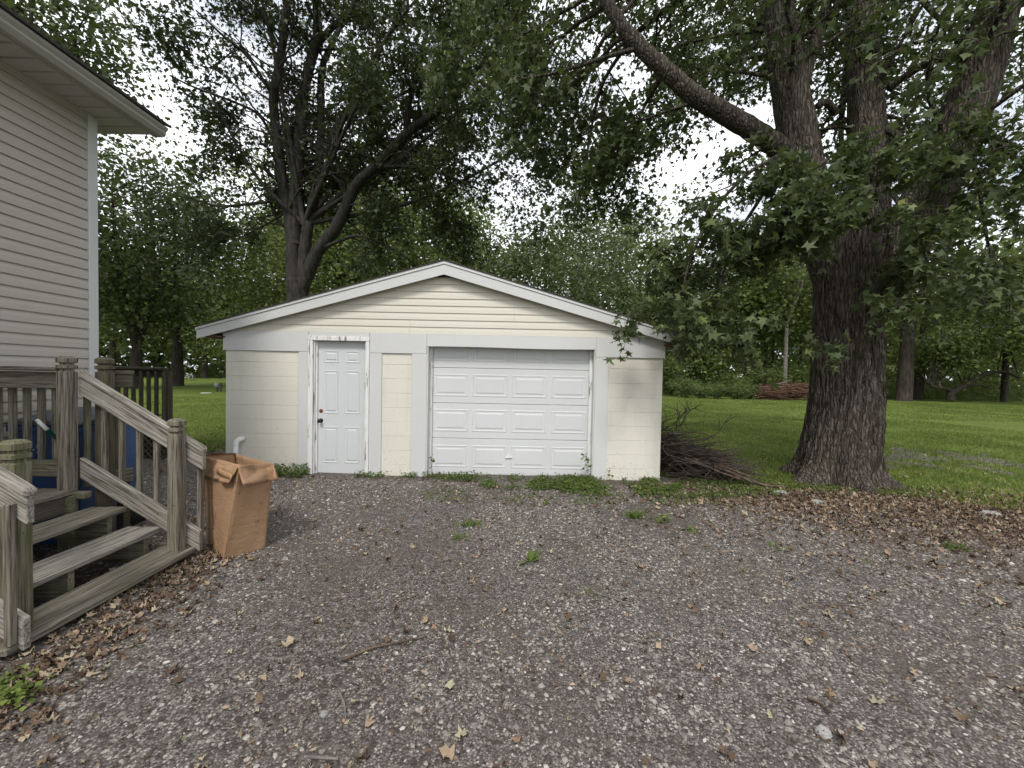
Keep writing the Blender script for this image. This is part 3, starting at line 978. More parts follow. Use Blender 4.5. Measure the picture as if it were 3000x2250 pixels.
# landing boards run along y; rim joist
for i in range(7):
    x = DX + 0.045 - i * 0.146
    board('deck_board', (x - .07, 0.9, Zd - 0.019), (x - .07, SY1 + 0.02, Zd - 0.019), 0.14, 0.036, MT['wood'], dk, 0.005)
board('rim_joist', (DX + .01, 0.9, Zd - 0.11), (DX + .01, SY1 + 0.01, Zd - 0.11), 0.038, 0.14, MT['wooddark'], dk)
board('rim_joist', (DX - .02, SY1 - .03, Zd - 0.11), (HX + .03, SY1 - .03, Zd - 0.11), 0.038, 0.14, MT['wooddark'], dk)
board('nailer_block', (AX + .06, SY1 - .0, Zd - .045), (AX + .16, SY1 - .0, Zd - .045), 0.06, 0.05, MT['woodgreen'], dk)
for (px_, py_) in ((DX - .1, 1.0), (HX + .1, 1.0), (HX + .1, SY1 - .1)):
    box('support_post', px_ - .04, px_ + .04, py_ - .04, py_ + .04, -0.2, Zd - 0.18, MT['wooddark'], dk)


# slanted rails on the outer faces of the posts
def slant_rail(yo, sgn):
    """rails run from the landing post to past the newel; yo is the rail's centre line"""
    def P(u, off): return Vector((AX + 0.03 + (CX_ - AX - 0.03) * u, yo, off - 0.505 * u))
    e = 1.20
    rl = board('handrail', P(0.012, 1.305), P(e, 1.305), 0.038, 0.125, MT['woodrail'], dk, 0.005, plumb=True)
    board('cap_rail', P(0.012, 1.305 + .093), P(e + .01, 1.305 + .093), 0.062, 0.040, MT['woodrail'], dk, 0.012, plumb=True)
    board('bottom_rail', P(0.012, 0.635), P(e - .03, 0.635), 0.038, 0.145, MT['woodrail'], dk, 0.005, plumb=True)
    for u in (0.19, 0.36, 0.53, 0.70, 0.86, 1.125):
        p = P(u, 0)
        zb, ztp = 0.575 - 0.505 * u, 1.30 - 0.505 * u
        board('baluster', (p.x, yo + sgn * 0.037, zb), (p.x, yo + sgn * 0.037, ztp + random.uniform(-.01, .01)), 0.034, 0.034, MT['wood'], dk, 0.004, up=(0, 1, 0))


slant_rail(SY1 + PW / 2 + 0.022, 1)
slant_rail(SY0 + .03 - PW / 2 - 0.022, -1)
# level rail from the landing post back to the house
yr = SY1 + 0.0
board('top_rail', (AX - .045, yr, 1.425), (HX + .03, yr, 1.425), 0.10, 0.034, MT['wood'], dk, 0.006)
board('side_rail', (AX - .045, yr + .03, 1.335), (HX + .03, yr + .03, 1.335), 0.036, 0.135, MT['wood'], dk, 0.005)
board('bottom_rail', (AX - .045, yr + .04, 0.625), (HX + .03, yr + .04, 0.625), 0.05, 0.13, MT['woodgreen'], dk, 0.005)
for i in range(7):
    x = AX - 0.075 - i * 0.118
    board('baluster', (x, yr + .088, 0.56), (x, yr + .088, 1.40), 0.036, 0.040, MT['wood'], dk, 0.004, up=(0, 1, 0))

# short railing standing against the side of the bin
rb = empty('corner_railing', (-3.42, 3.25, -0.1), 'short mossy railing with a capped post just behind the landing post', 'railing')
post('post', -3.425, 3.235, -0.15, 1.53, MT['wooddark'], rb, True, 0.088)
board('top_rail', (-3.47, 3.30, 1.405), (-3.36, 3.42, 1.405), 0.09, 0.034, MT['wooddark'], rb, 0.005)
board('side_rail', (-3.44, 3.30, 1.33), (-3.35, 3.40, 1.33), 0.034, 0.11, MT['wooddark'], rb, 0.005)
board('bottom_rail', (-3.47, 3.19, 0.50), (-3.365, 3.41, 0.50), 0.034, 0.12, MT['wood'], rb, 0.005)
for px_, Y_, m_ in ((256, 3.18, 'woodgreen'), (300, 3.30, 'wood'), (316, 3.34, 'woodgreen'), (338, 3.38, 'wooddark')):
    p_ = at(px_, 1200, Y_)
    board('baluster', (p_[0], Y_, 0.45), (p_[0], Y_, 1.36), 0.036, 0.036, MT[m_], rb, 0.004, up=(0, 1, 0))
box('foot', -3.46, -3.40, 3.36, 3.42, -.15, .44, MT['wooddark'], rb)

# back deck with lattice skirt
BY = 6.15
bd = empty('back_deck', (-6.3, BY, -0.1), 'dark mossy back deck railing with lattice skirt beyond the house corner', 'deck')
bx1 = at(488, 1100, BY)[0]
bx0 = bx1 - 1.6
board('top_rail', (bx0, BY, 1.44), (bx1, BY, 1.44), 0.10, 0.045, MT['wooddark'], bd, 0.01)
board('side_rail', (bx0, BY + .03, 1.36), (bx1, BY + .03, 1.36), 0.035, 0.11, MT['wooddark'], bd)
for i in range(13):
    x = bx1 - 0.03 - i * 0.122
    board('baluster', (x, BY - .012, 0.55), (x, BY - .012, 1.405), 0.04, 0.062, MT['wooddark'], bd, 0.012, up=(0, 1, 0))
board('rim_joist', (bx0, BY, 0.47), (bx1, BY, 0.47), 0.04, 0.15, MT['wooddark'], bd)
box('deck_floor', bx0 - 1.9, bx1 - 1.45, BY + .03, BY + 1.5, 0.50, 0.535, MT['wooddark'], bd)
for i in range(-5, 17):
    for sg in (1, -1):
        x0 = bx0 + i * 0.1
        p0 = Vector((x0, BY - .012 + sg * .006, -0.05)); p1 = Vector((x0 + 0.44, BY - .012 + sg * .006, 0.39))
        if sg < 0: p0.x, p1.x = x0 + 0.44, x0
        def clipx(a, b, lim, hi):
            if hi and b.x > lim and a.x < lim: return a + (b - a) * ((lim - a.x) / (b.x - a.x))
            if (not hi) and b.x < lim and a.x > lim: return a + (b - a) * ((lim - a.x) / (b.x - a.x))
            return b
        p1 = clipx(p0, p1, bx1, True); p0 = clipx(p1, p0, bx1, True)
        if max(p0.x, p1.x) <= bx1 + 1e-4 and min(p0.x, p1.x) >= bx0 - .5 and (p1 - p0).length > .06:
            board('lattice_strip', p0, p1, 0.008, 0.030, MT['wooddark'], bd, 0.0)
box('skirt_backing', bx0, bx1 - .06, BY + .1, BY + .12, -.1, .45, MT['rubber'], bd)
post('post', bx1 - .03, BY + .06, -.1, 1.4, MT['wooddark'], bd, False)


# ------------------------------------------------------------------ wheelie bins
def bin_(label, x0, x1, y0, y1, ztop, logo=False):
    zb = float(terrain((x0 + x1) / 2, (y0 + y1) / 2)) + 0.02
    b = empty('wheelie_bin', ((x0 + x1) / 2, (y0 + y1) / 2, zb), label, 'bin')
    t = 0.07
    zr = ztop - 0.09
    V = [(x0 + t, y0 + t, zb), (x1 - t, y0 + t, zb), (x1 - t, y1 - t, zb), (x0 + t, y1 - t, zb), (x0, y0, zr), (x1, y0, zr), (x1, y1, zr), (x0, y1, zr)]
    body = fin('body', V, [(0, 1, 2, 3), (4, 7, 6, 5), (0, 4, 5, 1), (1, 5, 6, 2), (2, 6, 7, 3), (3, 7, 4, 0)], MT['bluebin'], b)
    box('rim', x0 - .012, x1 + .012, y0 - .012, y1 + .012, zr - 0.055, zr + .004, MT['bluebin'], b, 0.008)
    # lid: a shallow dome rising to the hinge
    n = 8
    V, F = [], []
    for i in range(n + 1):
        yy = y0 - .02 + (y1 - y0 + .04) * i / n
        zl = zr + 0.02 + 0.07 * math.sin(min(1, i / n * 1.3) * math.pi / 2)
        V += [(x0 - .016, yy, zl), (x0 + .05, yy, zl + .02), (x1 - .05, yy, zl + .02), (x1 + .016, yy, zl), (x1 + .016, yy, zr + .007), (x0 - .016, yy, zr + .007)]
    for i in range(n):
        for j in range(6):
            F.append((i * 6 + j, i * 6 + 6 + j, i * 6 + 6 + (j + 1) % 6, i * 6 + (j + 1) % 6))
    F += [(0, 1, 2, 3, 4, 5), tuple(n * 6 + j for j in (5, 4, 3, 2, 1, 0))]
    fin('lid', V, F, MT['binlid'], b)
    tube_obj('handle', [(x0 + .1, y1 + .05, zr + .03), (x1 - .1, y1 + .05, zr + .03)], 0.014, MT['binlid'], b)
    for xw in (x0 + .05, x1 - .05):
        w = Tubes(); w.add([(-.02, 0, 0), (.02, 0, 0)], [.1, .1], 18)
        place('wheel', w.mesh('wheel', False), MT['rubber'], b, (xw, y1 - .02, zb + .09))
    return b, body, zr, zb


b1, body1, zr1, zb1 = bin_('blue wheeled bin with grey lid behind the landing rail', -4.20, -3.60, 3.20, 3.76, 1.04)


# stencilled white marks on the first bin
def mark(name, ch, x, z, size, rot):
    cu = bpy.data.curves.new(name, 'FONT'); cu.body = ch; cu.size = size; cu.extrude = 0.0008
    tmp = bpy.data.objects.new('tmp', cu); COL.objects.link(tmp)
    dg = bpy.context.evaluated_depsgraph_get()
    me = bpy.data.meshes.new_from_object(tmp.evaluated_get(dg))
    bpy.data.objects.remove(tmp)
    me.materials.clear()
    yf = 3.20 + 0.07 * (zr1 - z) / (zr1 - zb1)
    rm = Matrix.Rotation(math.radians(90 + 3.7), 3, 'X') @ Matrix.Rotation(math.radians(rot), 3, 'Z')
    return place(name, me, MT['white'], body1, (x, yf - 0.008, z), rm)


mark('lettering', 'R', at(104, 1310, 3.2)[0], at(104, 1312, 3.2)[2], 0.055, -14)
mark('lettering', 'L', at(94, 1320, 3.2)[0], at(94, 1322, 3.2)[2], 0.045, 42)
mark('lettering', '›', at(102, 1322, 3.2)[0], at(102, 1325, 3.2)[2], 0.045, -50)

# broom leaning behind the landing post
p0, p1 = at(107, 1229, 3.07), at(222, 1338, 3.155)
br = empty('broom', tuple(p1), 'green broom handle with white tip leaning behind the landing rail', 'broom')
dv = p1 - p0
tube_obj('grip', [p0, p0 + dv * .02, p0 + dv * .28], [0.009, 0.0135, 0.0145], MT['white'], br, 12)
tube_obj('pole', [p0 + dv * .28, p1], 0.0115, MT['green'], br, 10)
hp = p0 + dv * .06
tube_obj('hanging_hole', [hp + np.array([0, -.0145, 0.004]), hp + np.array([0, -.0152, 0.004])], [0.005, 0.005], MT['rubber'], br, 10)

# ------------------------------------------------------------------ cardboard box
cbn = on_ground(652, 1653, -0.10)
cb = empty('cardboard_box', tuple(cbn), 'tall open brown cardboard box beside the steps', 'box')
B0 = np.array([cbn[0], cbn[1], -0.105])
B1 = np.array([-2.10, 3.28, -0.105])
B3 = np.array([-2.66, 3.36, -0.105])
B2 = B1 + B3 - B0
T0, T1 = at(703, 1362, 3.0), at(800, 1358, 3.30)
T3 = at(592, 1336, 3.38); T2 = T1 + T3 - T0 + np.array([0, 0, .02])


def panel(name, quad, nrm, mat, parent, th=0.005, nu=8, nv=8, amp=0.006, ragged=0.0, curl=0.0):
    a, b, c, d = [np.asarray(q, float) for q in quad]     # a-b bottom/hinge, d-c far edge
    nrm = np.asarray(nrm, float); nrm /= np.linalg.norm(nrm)
    V = []
    ph = random.random() * 9
    for side in (0, 1):
        for j in range(nv + 1):
            for i in range(nu + 1):
                u, v = i / nu, j / nv
                p = (a * (1 - u) + b * u) * (1 - v) + (d * (1 - u) + c * u) * v
                w = amp * (math.sin(u * 4.1 + ph + v * 2) + math.sin(v * 6.3 + ph * 2 + u * 3) + 2.2 * float(vnoise(u * 5 + ph, v * 5)) + 1.5 * float(vnoise(u * 11 + ph, v * 9))) * math.sin(u * math.pi) ** .5
                p = p + nrm * (w - side * th + curl * v * v)
                if j == nv and ragged:
                    p = p + (d - a) * ragged * math.sin(u * 23 + ph)
                V.append(p)
    m = (nu + 1) * (nv + 1)
    F = []
    for j in range(nv):
        for i in range(nu):
            k = j * (nu + 1) + i
            F.append((k, k + 1, k + nu + 2, k + nu + 1)); F.append((m + k, m + k + nu + 1, m + k + nu + 2, m + k + 1))
    edge = [(j, j + 1) for j in range(nu)] + [(nu + j * (nu + 1), nu + (j + 1) * (nu + 1)) for j in range(nv)] + \
        [(nv * (nu + 1) + nu - i, nv * (nu + 1) + nu - i - 1) for i in range(nu)] + [((nv - j) * (nu + 1), (nv - j - 1) * (nu + 1)) for j in range(nv)]
    for (p, q) in edge: F.append((p, m + p, m + q, q))
    return fin(name, V, F, mat, parent, True)


def nrm(a, b, c): return np.cross(b - a, c - a)
ctr = (B0 + B1 + B2 + B3) / 4
for (p, q, r, s) in ((B3, B0, T0, T3), (B0, B1, T1, T0), (B1, B2, T2, T1), (B2, B3, T3, T2)):
    n_ = nrm(p, q, r)
    if n_ @ ((p + q) / 2 - ctr) < 0: n_ = -n_
    panel('side', (p, q, r, s), n_, MT['card'], cb, 0.005, 14, 18, 0.0035)
panel('bottom', (B0, B1, B2, B3), (0, 0, 1), MT['card'], cb, 0.004, 2, 2, 0)
up = np.array([0, 0, 1.0])
oL = np.cross(B0 - B3, up); oL /= np.linalg.norm(oL); oL = oL if oL @ (B0 - ctr) > 0 else -oL
oR = np.cross(B1 - B0, up); oR /= np.linalg.norm(oR); oR = oR if oR @ (B1 - ctr) > 0 else -oR
f1 = panel('flap', (T3 + oL * .004, T0 + oL * .004, T0 + oL * .055 - up * .145 + (T3 - T0) * .08, T3 + oL * .045 - up * .16), oL, MT['card'], cb, 0.004, 14, 8, 0.010, 0.03)
panel('flap', (T0 + oR * .004 + oL * .02, T1 + oR * .004, T1 + oR * .05 - up * .135 + (T1 - T0) * .10, T0 + oR * .045 - up * .15), oR, MT['card'], cb, 0.004, 14, 8, 0.012, 0.03, .01)
oF = -oL
panel('flap', (T1 + oF * .0, T2, T2 + oR * .10 - up * .06, T1 + oR * .115 - up * .055 + oL * .02), up, MT['card'], cb, 0.004, 10, 6, 0.012, 0.05, -.05)
panel('flap', (T2, T3, T3 - oL * .06 + up * .02 + oR * .03, T2 - oL * .06 + up * .0), -oL, MT['card'], cb, 0.004, 10, 5, 0.012, 0.12)
panel('tape', (T3 * .45 + T0 * .55 + oL * .035 - up * .10, T0 * .97 + T3 * .03 + oL * .05 - up * .115, T0 * .97 + T3 * .03 + oL * .042 - up * .07, T3 * .45 + T0 * .55 + oL * .03 - up * .055), oL, MT['tape'], f1, 0.001, 6, 2, 0.002)

# ------------------------------------------------------------------ pvc pipe by the garage
pp = at(691, 1300, 5.36)
pv = empty('drain_pipe', (pp[0], pp[1], -0.1), 'white plastic pipe stub with elbow against the garage wall', 'pipe')
zt0 = at(691, 1290, 5.36)[2]
tube_obj('pipe', [(pp[0], 5.36, -0.15), (pp[0], 5.36, zt0 - .045)], 0.030, MT['white'], pv, 14)
ell = [(pp[0] + 0.048 * (1 - math.cos(a)) * 0.8, 5.36 + 0.05 * (1 - math.cos(a)), zt0 - 0.06 + 0.07 * math.sin(a)) for a in np.linspace(0, 1.45, 8)]
ell.append((ell[-1][0] + .02, ell[-1][1] + .045, ell[-1][2]))
tube_obj('elbow', ell, [0.036] * 3 + [0.035] * 6, MT['white'], pv, 14)

# ------------------------------------------------------------------ foliage tools
MAPLE = (np.array([(0, .32, 0), (0, 0, 0), (.42, .00, -.07), (.19, .26, -.01), (.60, .60, -.12), (.36, .56, -.04), (.15, .60, -.01), (0, 1.05, -.14), (-.15, .60, -.01), (-.36, .56, -.04), (-.60, .60, -.12), (-.19, .26, -.01), (-.42, .00, -.07)]),
         np.array([(0, i, i + 1) for i in range(1, 12)] + [(0, 12, 1)]))
STAR = (np.array([(0, 0, 0), (.5, .42, -.08), (.15, .5, 0), (0, 1, -.08), (-.15, .5, 0), (-.5, .42, -.08)]), np.array([(0, 1, 2), (0, 2, 3), (0, 3, 4), (0, 4, 5)]))
OVAL = (np.array([(0, 0, 0), (.30, .45, .05), (0, 1, -.05), (-.30, .45, .05)]), np.array([(0, 1, 2), (0, 2, 3)]))
BLADE = (np.array([(-.05, 0, 0), (.05, 0, 0), (0, 1, .22)]), np.array([(0, 1, 2)]))
DART = (np.array([(0, .12, 0), (.52, .30, -.08), (0, 1, -.05), (-.46, .42, .05)]), np.array([(0, 1, 2), (0, 2, 3)]))


def unit(v): return v / (np.linalg.norm(v, axis=-1, keepdims=True) + 1e-9)


def leaf_arrays(P, tip, nor, size, tmpl, rnd, vary=False):
    T, F = tmpl
    P = np.asarray(P); n = len(P); m = len(T)
    t = unit(tip); b = unit(np.cross(nor, t)); nn = np.cross(t, b)
    if vary:
        b = b * rng.uniform(.6, 1.1, (n, 1)); nn = nn * rng.uniform(-.6, 2.6, (n, 1))
    V = P[:, None, :] + size[:, None, None] * (T[None, :, 0, None] * b[:, None, :] + T[None, :, 1, None] * t[:, None, :] + T[None, :, 2, None] * nn[:, None, :])
    FF = (F[None] + (np.arange(n) * m)[:, None, None]).reshape(-1, 3)
    return V.reshape(-1, 3), FF, np.repeat(rnd, m)


def crown_obj(name, P, size, tmpl, mat, parent, droop=0.5, flat=0.8, bias=0.0, rr=None):
    P = np.asarray(P, float); n = len(P)
    tip = rng.normal(size=(n, 3)); tip[:, 2] = tip[:, 2] * 0.5 - droop
    nor = rng.normal(size=(n, 3)); nor[:, 2] = nor[:, 2] * 0.6 + flat
    sz = size * rng.uniform(0.5, 1.4, n)
    r = np.clip(rng.normal(0.40 + bias, 0.22, n), 0, 1) if rr is None else rr
    if tmpl is MAPLE:                       # plain leaves where the lobes no longer show
        fr_ = np.linalg.norm(P - CAM, axis=1) > 6.6
        V, F, R = leaf_arrays(P[~fr_], tip[~fr_], nor[~fr_], sz[~fr_], MAPLE, r[~fr_], True)
        V2, F2, R2 = leaf_arrays(P[fr_], tip[fr_], nor[fr_], sz[fr_] * 1.05, STAR, r[fr_], True)
        V, F, R = np.concatenate([V, V2]), np.concatenate([F, F2 + len(V)]), np.concatenate([R, R2])
    else:
        V, F, R = leaf_arrays(P, tip, nor, sz, tmpl, r, True)
    o = place(name, np_mesh(name, V, F, False, R), mat, parent)
    if parent is not None:
        o.location = -wloc(parent)
    return o


def blocked(p):
    """keep foliage out of the buildings and away from the lens"""
    x, y, z = p
    if GX0 - .5 < x < GX1 + .1 and y > GD - .35 and y < GBACK + .5 and z < 3.15 - .28 * abs(x - APX) + .15: return True
    if x < -3.8 and y < 4.7 and z < 5.2: return True
    if x * x + y * y + (z - 1.45) ** 2 < 2.6 ** 2: return True
    return False


class Tree:
    def __init__(s, name, label, base, bark, cat='tree', group=None):
        s.root = empty(name, tuple(base), label, cat, group)
        s.w = Tubes(); s.tw = Tubes(); s.leaf = []; s.bark = bark
        s.limbs = []

    def limb(s, pts, r0, r1, seg=10, sub=6, store=True, power=1.0):
        P = catmull(pts, sub); t = np.linspace(0, 1, len(P)) ** power
        R = r0 + (r1 - r0) * t
        wob = 0.03 * r0 * 4
        P[1:-1] += rng.normal(size=(len(P) - 2, 3)) * wob * 0.25
        s.w.add(P, R, seg)
        if store: s.limbs.append((P, R))
        return P

    def twig(s, p, d, L, r, nl, spread):
        k = 5
        pts = [np.array(p)]; d = np.array(d, float)
        for i in range(k):
            d = d + rng.normal(size=3) * 0.22 + np.array([0, 0, -0.10]); d /= np.linalg.norm(d)
            pts.append(pts[-1] + d * L / k)
        if blocked(pts[-1]) or blocked(pts[2]): return
        s.tw.add(np.array(pts), np.linspace(max(r, .004), max(r * 0.3, .002), k + 1), 3, cap=False)
        t = rng.uniform(0.15, 1.05, nl) * k
        i = np.clip(t.astype(int), 0, k - 1); f = (t - i)[:, None]
        A = np.array(pts)
        s.leaf.append(A[i] * (1 - f) + A[i + 1] * f + rng.normal(size=(nl, 3)) * spread)

    def branch(s, p, d, L, r, droop=0.06, tw=9, twL=0.7, nl=22, spread=0.10, up=0.0):
        k = max(4, int(L / 0.35))
        pts = [np.array(p)]; d = np.array(d, float)
        for i in range(k):
            d = d + rng.normal(size=3) * 0.17 + np.array([0, 0, up - droop * (0.4 + i / k)]); d /= np.linalg.norm(d)
            q = pts[-1] + d * L / k
            if blocked(q): break
            pts.append(q)
        if len(pts) < 3: return
        A = np.array(pts)
        s.w.add(A, np.linspace(r, r * 0.3, len(A)), 5, cap=False)
        for j in range(tw):
            t = rng.uniform(0.2, 1.0) * (len(A) - 1); i = min(int(t), len(A) - 2); f = t - i
            q = A[i] * (1 - f) + A[i + 1] * f
            ax = A[i + 1] - A[i]; ax /= np.linalg.norm(ax)
            sd = rng.normal(size=3); sd -= ax * (sd @ ax); sd /= np.linalg.norm(sd); sd[2] *= 0.55
            dd = ax * 0.7 + sd * 0.9
            s.twig(q, dd / np.linalg.norm(dd), twL * rng.uniform(0.6, 1.3), r * 0.28, nl, spread)

    def sprout(s, per_m, L, t0=0.35, r=None, **kw):
        for P, R in s.limbs:
            seg = np.linalg.norm(np.diff(P, axis=0), axis=1); tot = seg.sum()
            cnt = max(1, int(tot * per_m))
            for c in range(cnt):
                t = rng.uniform(t0, 1.0); i = min(int(t * (len(P) - 1)), len(P) - 2)
                ax = P[i + 1] - P[i]; ax /= np.linalg.norm(ax)
                sd = rng.normal(size=3); sd -= ax * (sd @ ax); sd /= np.linalg.norm(sd)
                d = ax * 0.55 + sd
                s.branch(P[i], d / np.linalg.norm(d), L * rng.uniform(0.6, 1.25), min(R[i] * 0.5, 0.035) if r is None else r, **kw)

    def finish(s, size, tmpl, mat, droop=0.5, keep=None, bias=0.0, flat=0.8):
        o = place('trunk', s.w.mesh('trunk'), s.bark, s.root); o.location = -wloc(s.root)
        if s.tw.V:
            t = place('twigs', s.tw.mesh('twigs'), s.bark, s.root); t.location = -wloc(s.root); t['kind'] = 'stuff'
        P = np.concatenate(s.leaf)
        if keep is not None: P = P[keep(P)]
        crown_obj('crown', P, size, tmpl, mat, s.root, droop, flat, bias)
        return s.root


# ------------------------------------------------------------------ the big maple on the right
tb = np.array([4.93, 5.80, -0.08])
mp1 = Tree('maple_tree', 'massive furrowed maple trunk forking into several stems right of the garage', tb, MT['bark'])
# trunk: a dense furrowed surface with root flare
NA, NH = 220, 150
path = catmull([tb + np.array([0, 0, -.15]), tb + np.array([0, 0, .25]), at(2477, 1180, 5.8), at(2480, 980, 5.8), at(2497, 820, 5.82), at(2510, 690, 5.85)], 22)
s_ = np.linspace(0, 1, NH); src = np.linspace(0, 1, len(path))
path = np.stack([np.interp(s_, src, path[:, i]) for i in range(3)], -1)
th = np.linspace(0, 2 * np.pi, NA, endpoint=False)
H = path[:, 2] + 0.08
rad = 0.42 + 0.06 * np.exp(-H / 0.45) + 0.02 * np.sin(H * 2)
rad = rad + 0.05 * sstep((H - 2.2) / 1.2)
TH, HH = np.meshgrid(th, H)
lob = 0
for a, w, g in ((3.5, .55, .50), (4.6, .45, .34), (5.55, .5, .46), (0.3, .5, .40), (2.3, .6, .34), (1.3, .5, .3)):
    dd = np.abs((TH - a + np.pi) % (2 * np.pi) - np.pi)
    lob = lob + g * np.exp(-(dd / w * 1.6) ** 2) * np.exp(-np.clip(HH, 0, 9) / 0.17)
ell = 1 + 0.10 * np.cos(2 * (TH - 0.2)) * sstep((HH - 1.8) / 1.3)
rg = lambda a: 1 - np.abs(a) * 4
fur = .55 * rg(vnoise(TH * 9 + 0.5 * np.sin(HH * 3), HH * 1.3)) + .45 * rg(vnoise(TH * 17 + .4 * np.sin(HH * 5), HH * 2.4)) - .3
seam = np.abs((TH - 5.0 + 0.15 * np.sin(HH * 2) + np.pi) % (2 * np.pi) - np.pi)
Rr = (rad[:, None] + lob) * ell + 0.040 * fur - 0.07 * np.exp(-(seam / .16) ** 2) * sstep((HH - 0.9) / 1.0)
tv = np.stack([path[:, None, 0] + Rr * np.cos(TH), path[:, None, 1] + Rr * np.sin(TH), np.repeat(path[:, 2:3], NA, 1)], -1).reshape(-1, 3)
i = np.arange(NH - 1)[:, None] * NA; j = np.arange(NA)[None]
tf = np.stack([i + j, i + (j + 1) % NA, i + NA + (j + 1) % NA, i + NA + j], -1).reshape(-1, 4)
o = place('lower_trunk', np_mesh('lower_trunk', tv, tf, True), MT['bark'], mp1.root); o.location = -wloc(mp1.root)


def stem(name, pts, r0, r1):
    P = catmull(pts, 10); t = np.linspace(0, 1, len(P)); R = r0 + (r1 - r0) * t
    k = 40
    T_ = Tubes(); T_.add(P, R, k)
    me = T_.mesh(name)
    V = np.concatenate(T_.V); n_ = len(P) * k
    ang = np.tile(np.arange(k) / k * 2 * np.pi, len(P)); hh = np.repeat(np.cumsum(np.r_[0, np.linalg.norm(np.diff(P, axis=0), axis=1)]), k)
    f_ = vnoise(ang * 7, hh * 1.3) + .5 * vnoise(ang * 15, hh * 3)
    cen = np.repeat(P, k, axis=0)
    V[:n_] += (V[:n_] - cen) * (f_ * 0.16)[:, None]
    me.vertices.foreach_set('co', V.astype(np.float32).ravel()); me.update()
    o = place(name, me, MT['bark'], mp1.root); o.location = -wloc(mp1.root)
    mp1.limbs.append((P, R))
    return P


stem('stem', [at(2470, 860, 5.82), at(2390, 650, 5.80), at(2345, 440, 5.78), at(2310, 230, 5.76), at(2285, 50, 5.72), at(2255, -200, 5.7), at(2200, -520, 5.6)], .30, .13)
stem('stem', [at(2520, 850, 5.95), at(2540, 620, 6.1), at(2540, 400, 6.25), at(2533, 200, 6.35), at(2535, 0, 6.45), at(2550, -250, 6.6), at(2590, -500, 6.8)], .29, .12)
stem('stem', [at(2560, 900, 5.82), at(2660, 680, 5.75), at(2775, 470, 5.65), at(2860, 240, 5.55), at(2915, 50, 5.45), at(2990, -200, 5.3), at(3080, -500, 5.2)], .33, .17)
L1 = mp1.limb([at(2360, 520, 5.80), at(2290, 440, 5.70), at(2170, 360, 5.5), at(2043, 285, 5.35), at(1954, 209, 5.3), at(1853, 114, 5.3), at(1783, 13, 5.35), at(1715, -150, 5.5), at(1650, -330, 5.7)], .16, .05, 14, 8)
mp1.limb([at(2340, 280, 5.75), at(2372, 180, 5.8), at(2400, 80, 5.85), at(2430, -30, 5.9), at(2460, -200, 6.1)], .085, .05, 10)
mp1.limb([at(2830, 150, 5.5), at(2760, 165, 5.75), at(2680, 205, 6.05), at(2600, 262, 6.3)], .075, .05, 8, store=False)
mp1.limb([at(2290, 200, 5.8), at(2240, 130, 6.0), at(2130, 190, 6.4), at(2060, 260, 6.8)], .05, .02, 8)
mp1.limb([at(2450, 330, 6.0), at(2420, 300, 5.9), at(2395, 310, 5.8)], .05, .045, 8, store=False)
mp1.limb([at(2590, 375, 6.1), at(2620, 390, 5.9), at(2640, 405, 5.75)], .055, .05, 8, store=False)
# high limbs out over the garage and towards the drive
hi = at(2255, -200, 5.7)
for tgt, mid in (((1.6, 8.2, 9.2), (3.0, 7.0, 9.0)), ((-0.8, 7.6, 8.8), (2.2, 6.6, 9.2)), ((0.6, 10.5, 8.5), (2.8, 8.0, 8.8)), ((3.2, 9.5, 9.5), (3.6, 7.5, 9.4)),
                 ((1.5, 5.0, 10.0), (2.8, 5.4, 9.6)), ((7.5, 9.0, 9.0), (5.6, 7.6, 8.6)), ((9.5, 7.0, 8.0), (7.4, 6.2, 8.4)), ((8.5, 10, 6.5), (6.8, 8.2, 7.0)), ((6.5, 11.0, 11.0), (5.8, 8.5, 9.8)), ((9.0, 11.5, 11.0), (7.0, 8.8, 9.6)), ((4.6, 11.5, 12.0), (4.8, 8.8, 10.5)), ((11.0, 9.5, 9.5), (8.0, 7.8, 9.0)), ((7.5, 7.5, 11.5), (6.4, 7.0, 9.8)), ((-2.2, 9.5, 10.5), (1.4, 7.6, 9.8))):
    mp1.limb([hi if tgt[0] < 4 else at(2550, -250, 6.6), mid, tgt], .08, .025, 8, 6)
mp1.sprout(1.75, 2.0, 0.30, tw=10, twL=0.7, nl=24, spread=0.11, droop=0.07)
# hanging sprays
n_before = len(mp1.leaf)


def hang(pts, r, per, L, **kw):
    P = catmull(pts, 6)
    mp1.w.add(P, np.linspace(r, r * .35, len(P)), 6, cap=False)
    for c in range(per):
        t = rng.uniform(0.25, 1.0); i = min(int(t * (len(P) - 1)), len(P) - 2)
        ax = P[i + 1] - P[i]; ax /= np.linalg.norm(ax)
        sd = rng.normal(size=3); sd -= ax * (sd @ ax); sd /= np.linalg.norm(sd); sd[2] *= 0.5
        mp1.branch(P[i], ax * .6 + sd, L * rng.uniform(.6, 1.2), r * .4, **kw)


